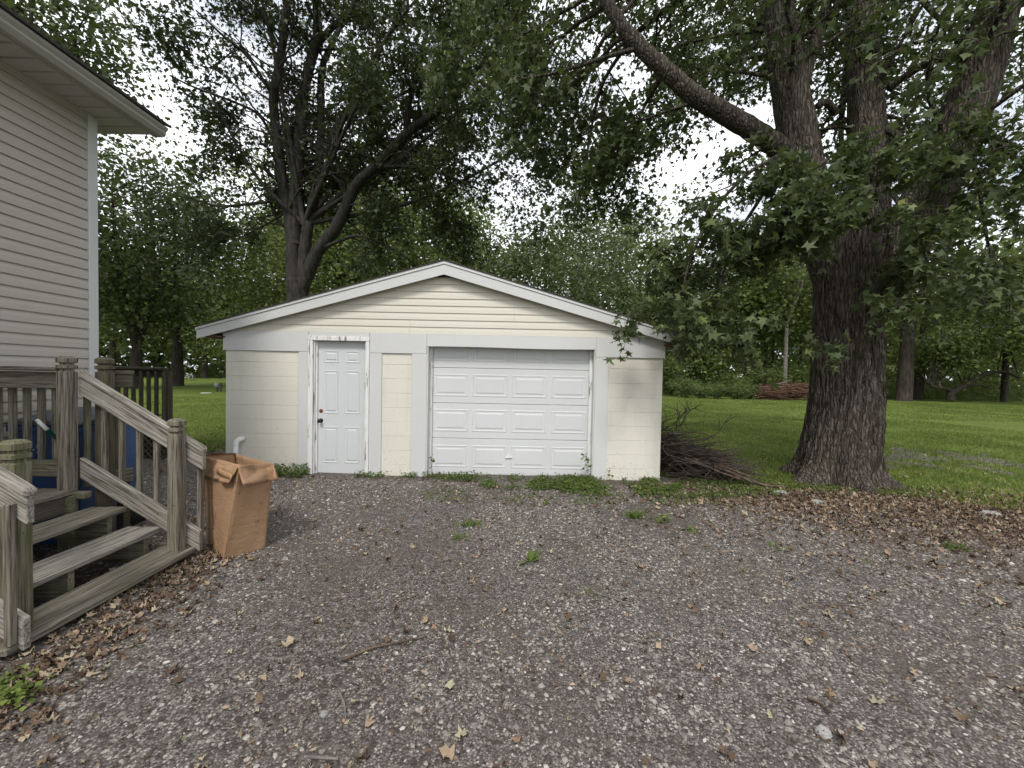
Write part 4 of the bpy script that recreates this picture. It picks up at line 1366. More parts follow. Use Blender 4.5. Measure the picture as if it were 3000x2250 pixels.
HK = dict(tw=6, twL=0.46, nl=18, spread=0.058, droop=0.09)
hang([at(2290, 450, 5.6), at(2190, 510, 5.3), at(2090, 620, 5.0), at(2020, 770, 4.8), at(1980, 940, 4.75)], .03, 15, 0.58, **HK)
hang([at(2290, 445, 5.6), at(2240, 560, 5.2), at(2160, 690, 5.0), at(2110, 830, 4.8), at(2070, 950, 4.7)], .028, 14, 0.55, **HK)
hang([at(2420, 470, 5.4), at(2380, 500, 4.9), at(2350, 560, 4.6), at(2380, 620, 4.4)], .03, 12, 0.55, **HK)
hang([at(2500, 430, 5.6), at(2530, 470, 5.0), at(2560, 540, 4.6), at(2540, 600, 4.4)], .03, 11, 0.55, **HK)
hang([at(2610, 560, 5.4), at(2690, 690, 5.0), at(2720, 790, 4.8), at(2700, 870, 4.7)], .028, 12, 0.48, **HK)
hang([at(2800, 330, 5.5), at(2880, 380, 5.1), at(2940, 430, 4.8), at(3020, 520, 4.6)], .028, 11, 0.6, **HK)
hang([at(2830, 350, 5.5), at(2870, 560, 5.6), at(2900, 740, 5.8), at(2950, 900, 5.8)], .03, 15, 0.8, **HK)
hang([at(2460, 1060, 5.3), at(2450, 1040, 5.15), at(2440, 1015, 5.05), at(2425, 1010, 5.0)], .008, 3, 0.2, tw=3, twL=0.2, nl=9, spread=0.05, droop=0.1)
HK2 = dict(tw=8, twL=0.6, nl=24, spread=0.10, droop=0.12)
hang([at(1850, 110, 5.4), at(1760, 260, 6.3), at(1720, 450, 6.9), at(1690, 640, 7.2)], .035, 13, 1.1, **HK2)
hang([at(1950, 205, 5.4), at(1880, 330, 6.2), at(1840, 480, 6.8), at(1800, 620, 7.0)], .033, 10, 1.0, **HK2)
hang([at(1780, 10, 5.4), at(1640, 120, 6.6), at(1560, 300, 7.6), at(1520, 470, 8.0)], .035, 15, 1.3, **HK2)
hang([at(1715, -150, 5.5), at(1560, -60, 7.2), at(1420, 80, 8.4), at(1340, 200, 8.8)], .035, 18, 1.1, **HK2)
mp1.finish(0.108, MAPLE, MT['leaf_near'], droop=0.55)

# ------------------------------------------------------------------ many-stemmed tree behind the garage
r8 = lambda x, y, Y=13.4: at(600 + x / 1.952, y / 1.952, Y)
b2 = at(872, 900, 13.4); b2[2] = -0.1
t2 = Tree('maple_tree', 'tall grey maple with many slender stems rising behind the garage', b2, MT['bark2'])
t2.limb([b2, (b2[0], 13.4, 2.0), r8(530, 1700), r8(528, 1600)], 0.437, 0.302, 20, store=False)
t2.limb([r8(512, 1680), r8(505, 1500), r8(505, 1330), r8(500, 1210)], 0.252, 0.185, 14, store=False)
t2.limb([r8(500, 1400), r8(486, 1280), r8(455, 1100), r8(425, 900, 13.2), r8(402, 700, 13.1), r8(393, 540, 13.0), r8(425, 380, 12.9), r8(450, 200, 12.8), r8(470, 0, 12.7), r8(480, -300, 12.6)], 0.193, 0.092, 12)
t2.limb([r8(512, 1400), r8(512, 1250), r8(525, 1050), r8(545, 830, 13.5), r8(558, 600, 13.5), r8(592, 400, 13.5), r8(645, 200, 13.5), r8(640, 0, 13.6), r8(650, -300, 13.6)], 0.218, 0.126, 12)
t2.limb([r8(655, 240, 13.5), r8(735, 150, 13.3), r8(820, 80, 13.1), r8(870, -30, 13.0), r8(940, -250, 12.8)], 0.109, 0.059, 10)
t2.limb([r8(550, 1640), r8(575, 1400), r8(595, 1270), r8(640, 1050, 13.7), r8(662, 850, 13.9), r8(665, 600, 14.0), r8(670, 400, 14.1), r8(715, 280, 14.2), r8(780, 150, 14.4), r8(880, 40, 14.6)], 0.202, 0.067, 12)
t2.limb([r8(680, 880, 13.9), r8(740, 740, 13.7), r8(860, 625, 13.5), r8(960, 610, 13.3), r8(1080, 560, 13.1), r8(1200, 500, 12.9)], 0.109, 0.042, 10)
t2.limb([r8(545, 1680), r8(640, 1450, 13.2), r8(740, 1320, 13.1), r8(800, 1200, 13.0), r8(865, 1060, 12.9), r8(1000, 930, 12.7), r8(1150, 770, 12.5), r8(1320, 640, 12.3), r8(1430, 530, 12.1), r8(1530, 430, 12.0), r8(1640, 320, 11.9), r8(1720, 180, 11.8), r8(1790, 0, 11.7)], 0.218, 0.059, 12)
t2.limb([r8(1150, 770, 12.5), r8(1165, 620, 12.4), r8(1215, 400, 12.3), r8(1265, 200, 12.2), r8(1320, 0, 12.1), r8(1360, -200, 12.0)], 0.101, 0.050, 8)
t2.limb([r8(1330, 640, 12.3), r8(1490, 622, 12.0), r8(1640, 637, 11.7)], 0.059, 0.034, 8)
t2.limb([r8(1530, 430, 12.0), r8(1640, 415, 11.7), r8(1760, 410, 11.4), r8(1900, 330, 11.0)], 0.050, 0.021, 8)
t2.limb([r8(980, 960, 12.7), r8(1180, 955, 12.3), r8(1400, 1010, 11.9), r8(1560, 1080, 11.6)], 0.067, 0.025, 8)
t2.limb([r8(690, 1410, 13.1), r8(860, 1350, 12.9), r8(1000, 1385, 12.7), r8(1160, 1480, 12.5)], 0.067, 0.025, 8)
t2.limb([r8(450, 1150), r8(300, 1160, 13.0), r8(80, 1180, 12.8), r8(-120, 1120, 12.6)], 0.059, 0.025, 8)
t2.limb([r8(405, 820, 13.1), r8(310, 660, 12.7), r8(160, 580, 12.4), r8(-60, 500, 12.0), r8(-200, 430, 11.8)], 0.050, 0.021, 8)
t2.limb([r8(395, 560, 13.0), r8(250, 330, 12.6), r8(100, 200, 12.2), r8(-50, 60, 11.9)], 0.059, 0.025, 8)
t2.limb([r8(440, 300, 12.9), r8(350, 120, 12.5), r8(260, -60, 12.2)], 0.050, 0.025, 8)
t2.limb([r8(440, 1230), r8(300, 1310, 13.6), r8(160, 1380, 13.8)], 0.042, 0.017, 8)
for tgt in ((-8.5, 15, 12), (-6, 17, 13), (-2.5, 16.5, 13), (-9.5, 12, 10), (-7.5, 11, 13), (-2, 11, 13), (0.5, 14, 12), (-8.0, 13, 11), (-9.5, 14.5, 9), (-3.5, 10.5, 10.5), (-0.5, 12, 10.5), (1.5, 12.5, 9.5)):
    t2.limb([(b2[0] + .2, 13.4, 6.5), ((b2[0] + tgt[0]) / 2, (13.4 + tgt[1]) / 2, tgt[2] - 2.2), tgt], 0.084, 0.025, 8)
t2.limb([r8(450, 390, 12.9), r8(480, 400, 12.8), r8(495, 350, 12.7), r8(480, 280, 12.7), r8(520, 265, 12.7), r8(560, 180, 12.7)], 0.038, 0.017, 7, store=False)
t2.limb([r8(510, 390, 13.2), r8(640, 450, 13.0), r8(760, 470, 12.9), r8(860, 470, 12.8)], 0.025, 0.013, 6, store=False)
t2.sprout(1.75, 2.2, 0.22, tw=10, twL=0.85, nl=27, spread=0.17, droop=0.06)


def t2_keep(P):
    x, y, z = P.T
    # the side towards the lawn is thin: the stems stand clear of their leaves
    front = (y < 13.6) & (x > b2[0] - 1.6) & (x < b2[0] + 2.3) & (z < 12.5)
    big = catmull([r8(640, 1450, 13.2), r8(865, 1060, 12.9), r8(1150, 770, 12.5), r8(1430, 530, 12.1), r8(1640, 320, 11.9)], 12)
    dd = np.min(np.hypot(x[:, None] / y[:, None] - (big[:, 0] / big[:, 1])[None], (z[:, None] - 1.45) / y[:, None] - ((big[:, 2] - 1.45) / big[:, 1])[None]), axis=1)
    near_limb = (dd < .05) & (y < 13.2)
    pr = np.where(front, .10, np.where(near_limb, .06, 1.0))
    return rng.random(len(P)) < pr


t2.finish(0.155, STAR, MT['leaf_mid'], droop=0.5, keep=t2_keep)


# ------------------------------------------------------------------ background trees
def bg_tree(u, depth, H, rx, rz, label, bark, leafm, size=0.26, nleaf=9000, zc=None, fork=0.25, lean=0.0, r=None, nclump=46, name='tree', group='trees round the lawn', tmpl=DART, gap=0.0, ux=None):
    base = at(u, 1000, depth); x = base[0] if ux is None else ux; y = depth
    z0 = float(terrain(x, y)) - 0.1
    r = r or 0.028 * H * 0.75
    t = Tree(name, label, (x, y, z0), bark, 'tree', group)
    zc = zc or H - rz
    top = np.array([x + lean * H, y, z0 + H * 0.9])
    fk = np.array([x + lean * H * fork, y, z0 + H * fork])
    t.limb([(x, y, z0), fk * .6 + np.array([x, y, z0]) * .4, fk], r * 1.15, r * .85, 10, 4, store=False)
    # clumps fill an uneven crown
    cl = []
    while len(cl) < nclump:
        v = rng.normal(size=3); v /= np.linalg.norm(v)
        q = v * rng.uniform(0.35, 1.0) ** 0.6 * np.array([rx, rx, rz]) * rng.uniform(0.75, 1.12)
        c = np.array([x + lean * H * .7, y, z0 + zc]) + q
        if c[2] < z0 + 1.2: continue
        if blocked(c): continue
        cl.append(c)
    nst = 3 if H > 6 else 2
    ends = []
    for k in range(nst):
        a = rng.uniform(0, 6.28)
        e = np.array([x + lean * H + math.cos(a) * rx * .45, y + math.sin(a) * rx * .4, z0 + zc + rz * rng.uniform(.1, .6)])
        m = fk * .5 + e * .5 + np.array([math.cos(a) * rx * .12, math.sin(a) * rx * .1, 0])
        P = t.limb([fk, m, e], r * .62, r * .15, 8, 5, store=False); ends.append(P)
    AP = np.concatenate(ends)
    for c in cl:
        q = AP[np.argmin(np.linalg.norm((AP - c) * np.array([1, 1, 1.6]) + np.array([0, 0, .8]), axis=1))]
        m = (q + c) / 2 + np.array([0, 0, .25])
        t.w.add(catmull([q, m, c], 4), np.linspace(r * .14, r * .04, 9), 4, cap=False)
    per = max(40, nleaf // nclump)
    cs = np.array(cl)
    ext = np.array([rx, rx, rz * .62]) * 0.27
    for c in cs:
        k = int(per * rng.uniform(.6, 1.4))
        t.leaf.append(c + rng.normal(size=(k, 3)) * ext * rng.uniform(.7, 1.25))
    return t.finish(size * 1.18, tmpl, leafm, droop=.45, bias=rng.uniform(-.10, .12))


GR = 'trees round the lawn'
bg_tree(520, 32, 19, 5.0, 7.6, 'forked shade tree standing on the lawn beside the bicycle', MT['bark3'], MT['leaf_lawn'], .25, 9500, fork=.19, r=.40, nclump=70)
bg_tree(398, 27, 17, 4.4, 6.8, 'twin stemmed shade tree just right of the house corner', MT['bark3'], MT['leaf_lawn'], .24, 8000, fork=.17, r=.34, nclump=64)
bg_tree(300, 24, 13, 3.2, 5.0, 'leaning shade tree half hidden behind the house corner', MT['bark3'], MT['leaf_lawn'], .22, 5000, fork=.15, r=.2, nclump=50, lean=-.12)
spots = [
    # u, depth, H, rx, rz, mat, size, n
    (150, 60, 20, 8, 8, 'leaf_far', .40, 4200), (330, 56, 19, 7, 8, 'leaf_far', .40, 4200), (460, 68, 21, 8, 9, 'leaf_far', .42, 4200), (600, 62, 19, 7, 8, 'leaf_far', .40, 4200), (700, 54, 17, 6, 7.5, 'leaf_far', .36, 4200),
    (800, 46, 25, 7, 10, 'leaf_far', .34, 12000), (930, 40, 23, 6, 9.5, 'leaf_far', .30, 13000), (1040, 35, 21, 5.5, 9, 'leaf_far', .27, 13000), (1150, 44, 25, 6.5, 10, 'leaf_far', .32, 13000), (1270, 36, 20, 5.2, 8, 'leaf_far', .27, 12000),
    (1390, 46, 21, 6, 8, 'leaf_grey', .30, 9000), (1540, 38, 16, 4.6, 6, 'leaf_grey', .26, 8000), (1735, 33, 21, 4.6, 8.5, 'leaf_grey', .22, 11000), (1650, 48, 19, 6, 7, 'leaf_grey', .31, 8000), (1850, 40, 21, 5.5, 9, 'leaf_far', .29, 10000), (1960, 47, 17, 5.5, 7, 'leaf_far', .33, 8000),
]
LB = ['far tree filling the gap left of the house corner, behind the twin stems', 'far round tree seen past the house corner trim', 'tallest far tree at the back of the left lawn', 'far tree above the bicycle and meter post', 'far tree just above the garage roof left eave',
      'pale green tree right behind the slender stems', 'yellowish tree just right of the slender stems', 'broad yellow green tree above the garage roof left slope', 'tall far tree above the garage left of the ridge', 'small rounded tree just right of the garage ridge',
      'hazy silvery tree low over the right roof slope', 'small silvery tree low above the right roof slope', 'tall silvery poplar with pale trunk behind the garage right slope', 'far silvery tree left of the tall poplar', 'green tree between the poplar and the big maple', 'far low tree beyond the garage right corner']
for (u, d, H, rx, rz, mm, sz, nl), lb in zip(spots, LB):
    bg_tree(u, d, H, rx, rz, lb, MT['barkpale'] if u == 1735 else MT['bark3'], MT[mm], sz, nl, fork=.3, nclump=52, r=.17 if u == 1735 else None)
bg_tree(95, 17, 20.5, 3.4, 4.6, 'leafy tree showing above the house eave', MT['bark3'], MT['leaf_lawn'], .19, 11000, fork=.5, nclump=60, r=.25)
# woods beyond the lawn on the right
woods = [(2040, 36, 9, 2.6, 3.6, .07, .02), (2066, 36.5, 10, 2.8, 4, .07, .06), (2120, 39, 13, 3.2, 5, .09, 0), (2190, 37, 15, 3.2, 5.5, .13, -.05), (2222, 37.5, 17, 3.2, 6, .15, -.07), (2246, 38, 16, 3.2, 6, .15, .0), (2262, 39, 15, 3.4, 5.5, .12, .03), (2303, 34, 17, 3.4, 5.5, .17, .0), (2345, 41, 16, 4, 6, .17, .02),
         (2440, 43, 16, 5, 6.5, .2, 0), (2560, 40, 16, 5, 6.5, .22, 0), (2655, 31, 19, 5, 6.5, .45, .02), (2695, 33, 17, 4.5, 6, .30, .05), (2860, 39, 15, 5, 6, .2, 0), (2950, 32, 14, 4.6, 5.5, .2, 0), (3080, 28, 14, 4.6, 6, .2, 0), (3200, 34, 15, 5, 6, .2, 0)]
WL = ['thin multi stemmed sapling nearest the garage in the right woods', 'second thin sapling in the right woods, leaning outward', 'slim tree behind the shrubs in the right woods', 'slim dark trunk leaning left above the shrubs', 'leaning grey trunk above the far brush heap, left one of a pair', 'straight grey trunk above the left end of the far brush heap', 'slender trunk right of the straight grey trunk', 'pale slender trunk standing over the middle of the far brush heap', 'tree hidden mostly by the pale slender trunk and its leaves',
      'wood edge tree behind the big maple trunk', 'wood edge tree just behind the right side of the big maple', 'thick dark trunk at the wood edge right of the big maple', 'dark trunk leaning right beside the thick wood edge trunk', 'wood edge tree behind the bent tree', 'leafy tree right of the bent tree at the wood edge', 'leafy tree at the right edge of the picture', 'leafy tree beyond the right edge of the bent tree']
for (u, d, H, rx, rz, r, ln), lb in zip(woods, WL):
    bg_tree(u, d, H, rx, rz, lb, MT['barkpale'] if u in (2303,) else MT['bark3'], MT['leaf_far'], .27, 4600, fork=.38, nclump=36, r=r, lean=ln, group='trees of the right hand woods')
# the bent tree
bb = on_ground(2785, 1160, 0.0); bb = np.array([bb[0], 30.5, -0.1]); bu = 2785
q = lambda u, v, Y=30.5: at(u, v, Y)
bt = Tree('bent_tree', 'low tree with a bowed trunk arching to the right at the wood edge', tuple(q(bu, 1165) * [1, 1, 0]), MT['bark3'])
A1 = bt.limb([q(2783, 1172), q(2790, 1150), q(2830, 1128), q(2880, 1100), q(2915, 1090), q(2950, 1092), q(2985, 1108)], .26, .08, 8)
A2 = bt.limb([q(2790, 1150), q(2770, 1138), q(2740, 1135), q(2715, 1118), q(2700, 1095)], .14, .05, 8)
A3 = bt.limb([q(2830, 1130), q(2870, 1128), q(2893, 1136)], .12, .06, 8)
for P in (A1, A2):
    for k in range(9):
        p = P[rng.integers(5, len(P))]
        e = p + np.array([rng.uniform(-.3, 1.6), rng.uniform(-1, 1), rng.uniform(2.2, 4.2)])
        bt.limb([p, (p + e) / 2 + np.array([-.2, 0, .1]), e], .06, .02, 6)
for P, R in list(bt.limbs):
    if P[-1][2] > 3:
        for k in range(4): bt.leaf.append(P[-1 - k] + rng.normal(size=(130, 3)) * .55)
bt.finish(.20, DART, MT['leaf_far'], bias=-.1)

# far wood that closes the horizon: one mass
N = 45000
ang = rng.uniform(-1.45, 1.45, N); rr_ = 88 + 22 * rng.random(N)
hx = np.sin(ang) * rr_; hy = np.cos(ang) * rr_
top = 11 + 10 * (vnoise(ang * 9, rr_ * .02) + .5)
hz_ = rng.random(N) ** 0.8 * top
wood = crown_obj('distant_woods', np.stack([hx, hy, hz_], -1), 1.5, DART, MT['leaf_far'], None, .3, .5)
tag(wood, 'distant belt of trees closing off the far lawn', 'woods', kind='stuff')


# ------------------------------------------------------------------ shrubs and undergrowth
def shrub(u, depth, h, w, label, mat, n=2200, size=.13, cat='shrub', group='shrubs along the wood edge'):
    c = at(u, 1100, depth); x = c[0]; z0 = float(terrain(x, depth))
    e = empty('shrub', (x, depth, z0), label, cat, group)
    st = Tubes(); P = []
    for k in range(14):
        a = rng.uniform(0, 6.28); q = rng.uniform(.2, 1) * w / 2
        tip = np.array([x + math.cos(a) * q, depth + math.sin(a) * q, z0 + h * rng.uniform(.55, 1.05) * (1 - .35 * q / w)])
        pts = catmull([(x + rng.normal() * .1 * w, depth + rng.normal() * .1, z0 - .05), (x * .5 + tip[0] * .5, depth * .5 + tip[1] * .5, z0 + h * .45), tip], 4)
        st.add(pts, np.linspace(.02, .006, len(pts)), 4, cap=False)
        k_ = n // 14
        i = rng.integers(2, len(pts), k_)
        P.append(pts[i] + rng.normal(size=(k_, 3)) * np.array([w * .12, w * .12, h * .10]))
    o = place('stems', st.mesh('stems'), MT['bark3'], e); o.location = -wloc(e); o['kind'] = 'stuff'
    P = np.concatenate(P); P[:, 2] = np.maximum(P[:, 2], z0 + .02)
    crown_obj('foliage', P, size, OVAL, mat, e, .1, .6, rng.uniform(-.1, .15))
    return e


for (u, d, h, w, m_), lb in zip([(2005, 30, 1.6, 2.4, 'leaf_shrub'), (2058, 29, 1.15, 2.0, 'leaf_shrub'), (2105, 29.5, 1.3, 2.0, 'leaf_shrub'), (2160, 29, 1.2, 1.9, 'leaf_shrub'), (2200, 30, 1.1, 1.5, 'leaf_shrub'), (1975, 33, 3.4, 3.0, 'leaf_far'), (2130, 34, 2.2, 3.0, 'leaf_far'), (2240, 35, 2.6, 3.0, 'leaf_far'), (2330, 36, 3.0, 4, 'leaf_far')],
                                ['pale green shrub nearest the garage corner at the lawn edge', 'low feathery shrub second along the lawn edge from the garage', 'pale feathery shrub in the middle of the lawn edge row', 'grey green shrub just left of the far brush heap', 'small shrub touching the left end of the far brush heap', 'tall bush behind the garage right corner', 'leafy bush behind the lawn edge row', 'leafy bush under the leaning grey trunks', 'leafy bush behind the far brush heap']):
    shrub(u, d, h, w, lb, MT[m_], 2600 if h < 2 else 4200, .12 if h < 2 else .2)
# undergrowth band of the right woods and behind the left lawn
N = 20000
ux = rng.uniform(14, 62, N); uy = 34 + rng.random(N) * 10 - (ux - 18) * .06
uz = rng.random(N) ** 1.6 * (.8 + 3.6 * (vnoise(ux, uy, .35) + .5))
P = np.stack([ux, uy, terrain(ux, uy) + uz], -1)
lx = rng.uniform(-80, 2, N); ly = 66 + rng.random(N) * 8
lz = rng.random(N) ** 1.2 * (2 + 4.5 * (vnoise(lx, ly, .2) + .5))
P = np.concatenate([P, np.stack([lx, ly, terrain(lx, ly) + lz], -1)])
mx_ = rng.uniform(-2, 22, N // 2); my = rng.uniform(50, 58, N // 2)
P = np.concatenate([P, np.stack([mx_, my, rng.random(N // 2) * 4.5], -1)])
us = crown_obj('undergrowth', P, .34, OVAL, MT['leaf_far'], None, .2, .6, -.08)
tag(us, 'dark brush and saplings along the edges of the woods', 'undergrowth', kind='stuff')


# ------------------------------------------------------------------ brush piles
def crooked(p, d, L, r, k=7, wig=.25, sag=0.0):
    pts = [np.array(p, float)]; d = np.array(d, float); d /= np.linalg.norm(d)
    for i in range(k):
        d = d + rng.normal(size=3) * wig * np.array([1, 1, .6]) + np.array([0, 0, -sag]); d /= np.linalg.norm(d)
        q = pts[-1] + d * L / k
        q[2] = max(q[2], float(gz(q[0], q[1])) + r * .6)
        pts.append(q)
    return np.array(pts), np.linspace(r, r * .35, k + 1)


bpc = on_ground(2010, 1400, -.05)
bp = empty('brush_pile', (2.9, 5.75, -0.05), 'heap of dead branches and twigs against the right side of the garage', 'brush pile')
tw = Tubes()
for k in range(1000):
    x = 2.22 + rng.random() ** 1.3 * 1.15; y = 5.45 + rng.random() * 1.4
    hmax = max(.10, 0.72 * (1 - ((x - 2.2) / 1.35) ** 1.3) * (1 - (abs(y - 6.05) / 1.15) ** 2))
    z = float(gz(x, y)) + rng.random() ** .8 * hmax
    a = rng.normal(0.0, .7) + (math.pi if rng.random() < .4 else 0)
    P, R = crooked((x, y, z), (math.cos(a), math.sin(a) * .6, rng.normal(0, .22)), rng.uniform(.3, .75), rng.uniform(.004, .011), 6, .18, .03)
    if P[:, 0].min() > 2.16: tw.add(P, R, 4, cap=False)
o = place('twigs', tw.mesh('twigs'), MT['deadgrey'], bp); o.location = -wloc(bp); o['kind'] = 'stuff'
heap = [((2.7, 5.5, .25), (1, -.1, -.12), .8, .022), ((2.6, 5.45, .30), (.9, -.25, -.3), .7, .026), ((2.4, 5.6, .42), (1, .1, .02), .9, .014), ((2.3, 5.5, .5), (1, -.15, .05), .8, .012), ((3.0, 5.35, .10), (1, -.1, -.08), .9, .032), ((2.9, 5.45, .2), (.8, -.5, -.2), .5, .022), ((2.35, 5.7, .62), (.9, .2, -.1), 1.0, .014), ((2.5, 5.5, .3), (.8, -.3, -.2), .8, .022), ((2.6, 5.6, .1), (1, 0, 0), .8, .022)]
for p, d, L, r in heap:
    P, R = crooked(p, d, L, r, 8, .14, .02); tube_obj('branch', P, R, MT['deadwood'], bp, 7)
for p, d in (((2.45, 5.8, .75), (.2, 0, 1)), ((2.6, 5.9, .7), (1, .1, .75)), ((2.35, 5.8, .72), (-.05, 0, 1)), ((2.55, 5.85, .7), (.75, 0, .6)), ((2.5, 5.8, .65), (-.3, .1, .8)), ((2.9, 5.8, .5), (1, .1, .5))):
    P, R = crooked(p, d, rng.uniform(.35, .65), .009, 8, .28); 
    if P[:, 0].min() > 2.15: tube_obj('branch', P, R, MT['deadgrey'], bp, 5)
    for k in range(4):
        i = rng.integers(3, 8); P2, R2 = crooked(P[i], P[i] - P[i - 2] + rng.normal(size=3) * .08, .28, .006, 5, .3)
        if P2[:, 0].min() > 2.15: tube_obj('twig', P2, R2, MT['deadgrey'], bp, 4)
# far red-brown heap
fb = on_ground(2300, 1158, -.02); fx0, fx1 = at(2218, 1150, 30)[0], at(2400, 1150, 30)[0]
fp = empty('brush_pile', ((fx0 + fx1) / 2, 30, 0), 'long low heap of red brown dead brush across the lawn', 'brush pile')
tw = Tubes()
for k in range(420):
    x = rng.uniform(fx0, fx1); y = 30 + rng.normal() * .6
    h = (1.15 if x > fx0 + .7 else .8) * rng.random() * (1 - .2 * abs(y - 30))
    a = rng.normal(0, .35) + (math.pi if rng.random() < .5 else 0)
    L = rng.uniform(.7, 2.0); p = np.array([x - math.cos(a) * L / 2, y, h + .03])
    P, R = crooked(p, (math.cos(a), math.sin(a), rng.normal(0, .12)), L, rng.uniform(.015, .05), 5, .12)
    tw.add(P, R, 4, cap=False)
o = place('dead_brush', tw.mesh('dead_brush'), MT['redwood'], fp); o.location = -wloc(fp); o['kind'] = 'stuff'
tube_obj('pale_branch', [at(2262, 1132, 29.6), at(2290, 1122, 29.5), at(2320, 1112, 29.5)], [.05, .04, .02], MT['barkpale'], fp, 6)
tube_obj('pale_branch', [at(2215, 1133, 29.6), at(2270, 1134, 29.4), at(2350, 1128, 29.4)], [.05, .05, .03], MT['deadwood'], fp, 6)

# ------------------------------------------------------------------ far yard things
# bicycle leaning beyond the forked tree
bk0 = on_ground(553, 1114, -.02)
bk = empty('bicycle', tuple(bk0), 'small bicycle standing on the far lawn beside the forked tree', 'bicycle')
R_ = .33
def ring(name, c, R, r, mat):
    a = np.linspace(0, 2 * np.pi, 29)
    return tube_obj(name, [(c[0] + R * math.cos(t), c[1], c[2] + R * math.sin(t)) for t in a], r, mat, bk, 6)
wx = .52
zc_ = bk0[2] + R_
for s in (-1, 1):
    w = ring('wheel', (bk0[0] + s * wx, bk0[1], zc_), R_, .028, MT['rubber'])
    ring('rim', (bk0[0] + s * wx, bk0[1], zc_), R_ - .04, .014, MT['steel'])
fr = lambda a, b, m, r=.028: tube_obj('frame', [np.array([bk0[0], bk0[1], bk0[2]]) + a, np.array([bk0[0], bk0[1], bk0[2]]) + b], r, m, bk, 6)
V3 = lambda x, z: np.array([x, 0, z])
for a, b in ((V3(-.52, .33), V3(-.05, .30)), (V3(-.05, .30), V3(-.18, .78)), (V3(-.05, .30), V3(.36, .72)), (V3(-.16, .70), V3(.34, .80)), (V3(-.52, .33), V3(-.16, .70)), (V3(.52, .33), V3(.34, .90))):
    fr(a, b, MT['bike'])
box('seat', bk0[0] - .32, bk0[0] - .06, bk0[1] - .07, bk0[1] + .07, bk0[2] + .80, bk0[2] + .87, MT['white'], bk, .02)
tube_obj('handlebar', [bk0 + np.array([.30, -.25, .98]), bk0 + np.array([.35, 0, .95]), bk0 + np.array([.30, .25, .98])], .02, MT['steel'], bk, 6)
# meter pedestal
mb = on_ground(641, 1148, -.02)
mt_ = empty('meter_pedestal', tuple(mb), 'small grey utility box on twin posts in the left lawn', 'utility box')
for dx_ in (-.10, .12):
    box('post', mb[0] + dx_ - .045, mb[0] + dx_ + .045, mb[1] - .045, mb[1] + .045, mb[2] - .05, mb[2] + (.60 if dx_ > 0 else .40), MT['wooddark'], mt_, .008)
box('meter_box', mb[0] - .22, mb[0] + .04, mb[1] - .14, mb[1] - .05, mb[2] + .30, mb[2] + .56, MT['steel'], mt_, .02)
ml = Tubes(); ml.add([(0, 0, 0), (0, -.06, 0), (0, -.08, 0)], [.08, .075, .03], 14)
place('meter_dial', ml.mesh('meter_dial'), MT['steel'], mt_, (mb[0] - .09, mb[1] - .14, mb[2] + .44))
# flat slab in the lawn
sb = on_ground(603, 1152, -.02)
V = [(sb[0] + .26 * math.cos(t) * (1 + .08 * math.sin(3 * t)), sb[1] + .30 * math.sin(t), sb[2] + zq) for zq in (-.03, .03) for t in np.linspace(0, 6.283, 14, endpoint=False)]
F = [tuple(range(14))[::-1], tuple(range(14, 28))] + [(i, (i + 1) % 14, 14 + (i + 1) % 14, 14 + i) for i in range(14)]
tag(fin('well_cover', V, F, MT['white']), 'flat white cover lying in the left lawn near the utility box', 'cover')


# ------------------------------------------------------------------ loose stones
def rock(name, c, sx, sy, sz, label, group=None):
    bm = bmesh.new(); bmesh.ops.create_icosphere(bm, subdivisions=3, radius=1)
    s0 = random.random() * 99
    for v in bm.verts:
        n_ = 0.28 * float(vnoise(v.co.x * 2 + s0, v.co.y * 2 + v.co.z * 1.7)) + .16 * float(vnoise(v.co.x * 5 + s0, v.co.z * 5 + v.co.y * 3))
        v.co = Vector((v.co.x * sx, v.co.y * sy, max(-.3, min(.62, v.co.z)) * sz)) * (1 + n_)
    o = place(name, bm_mesh(name, bm), MT['stone'], None, (c[0], c[1], float(gz(c[0], c[1])) + .01))
    return tag(o, label, 'stone', group)


rock('stone', on_ground(2395, 1412, -.05), .17, .11, .08, 'large flat pale stone at the foot of the big maple', 'loose stones')
rock('stone', on_ground(2285, 1456, -.07), .09, .06, .05, 'pale flat stone in the dry leaves left of the maple roots', 'loose stones')
rock('stone', on_ground(2393, 1485, -.08), .07, .05, .04, 'grey stone in the dry leaves in front of the maple roots', 'loose stones')
rock('stone', on_ground(2900, 1520, -.09), .10, .06, .04, 'pale stone in the leaf litter at the right edge of the gravel', 'loose stones')
rock('stone', on_ground(2410, 2160, -.1), .030, .028, .022, 'speckled pale lump of gravel low on the right of the drive', 'loose stones')
rock('stone', on_ground(950, 2120, -.1), .018, .016, .014, 'smooth pale pebble near the short twig at the bottom', 'loose stones')

# ------------------------------------------------------------------ pebbles
octv = np.array([(1, 0, 0), (.3, .95, 0), (-.8, .6, 0), (-.8, -.6, 0), (.3, -.95, 0), (0, 0, .8), (0, 0, -.8)])
octv = octv[:6]
octf = np.array([(i, (i + 1) % 5, 5) for i in range(5)])


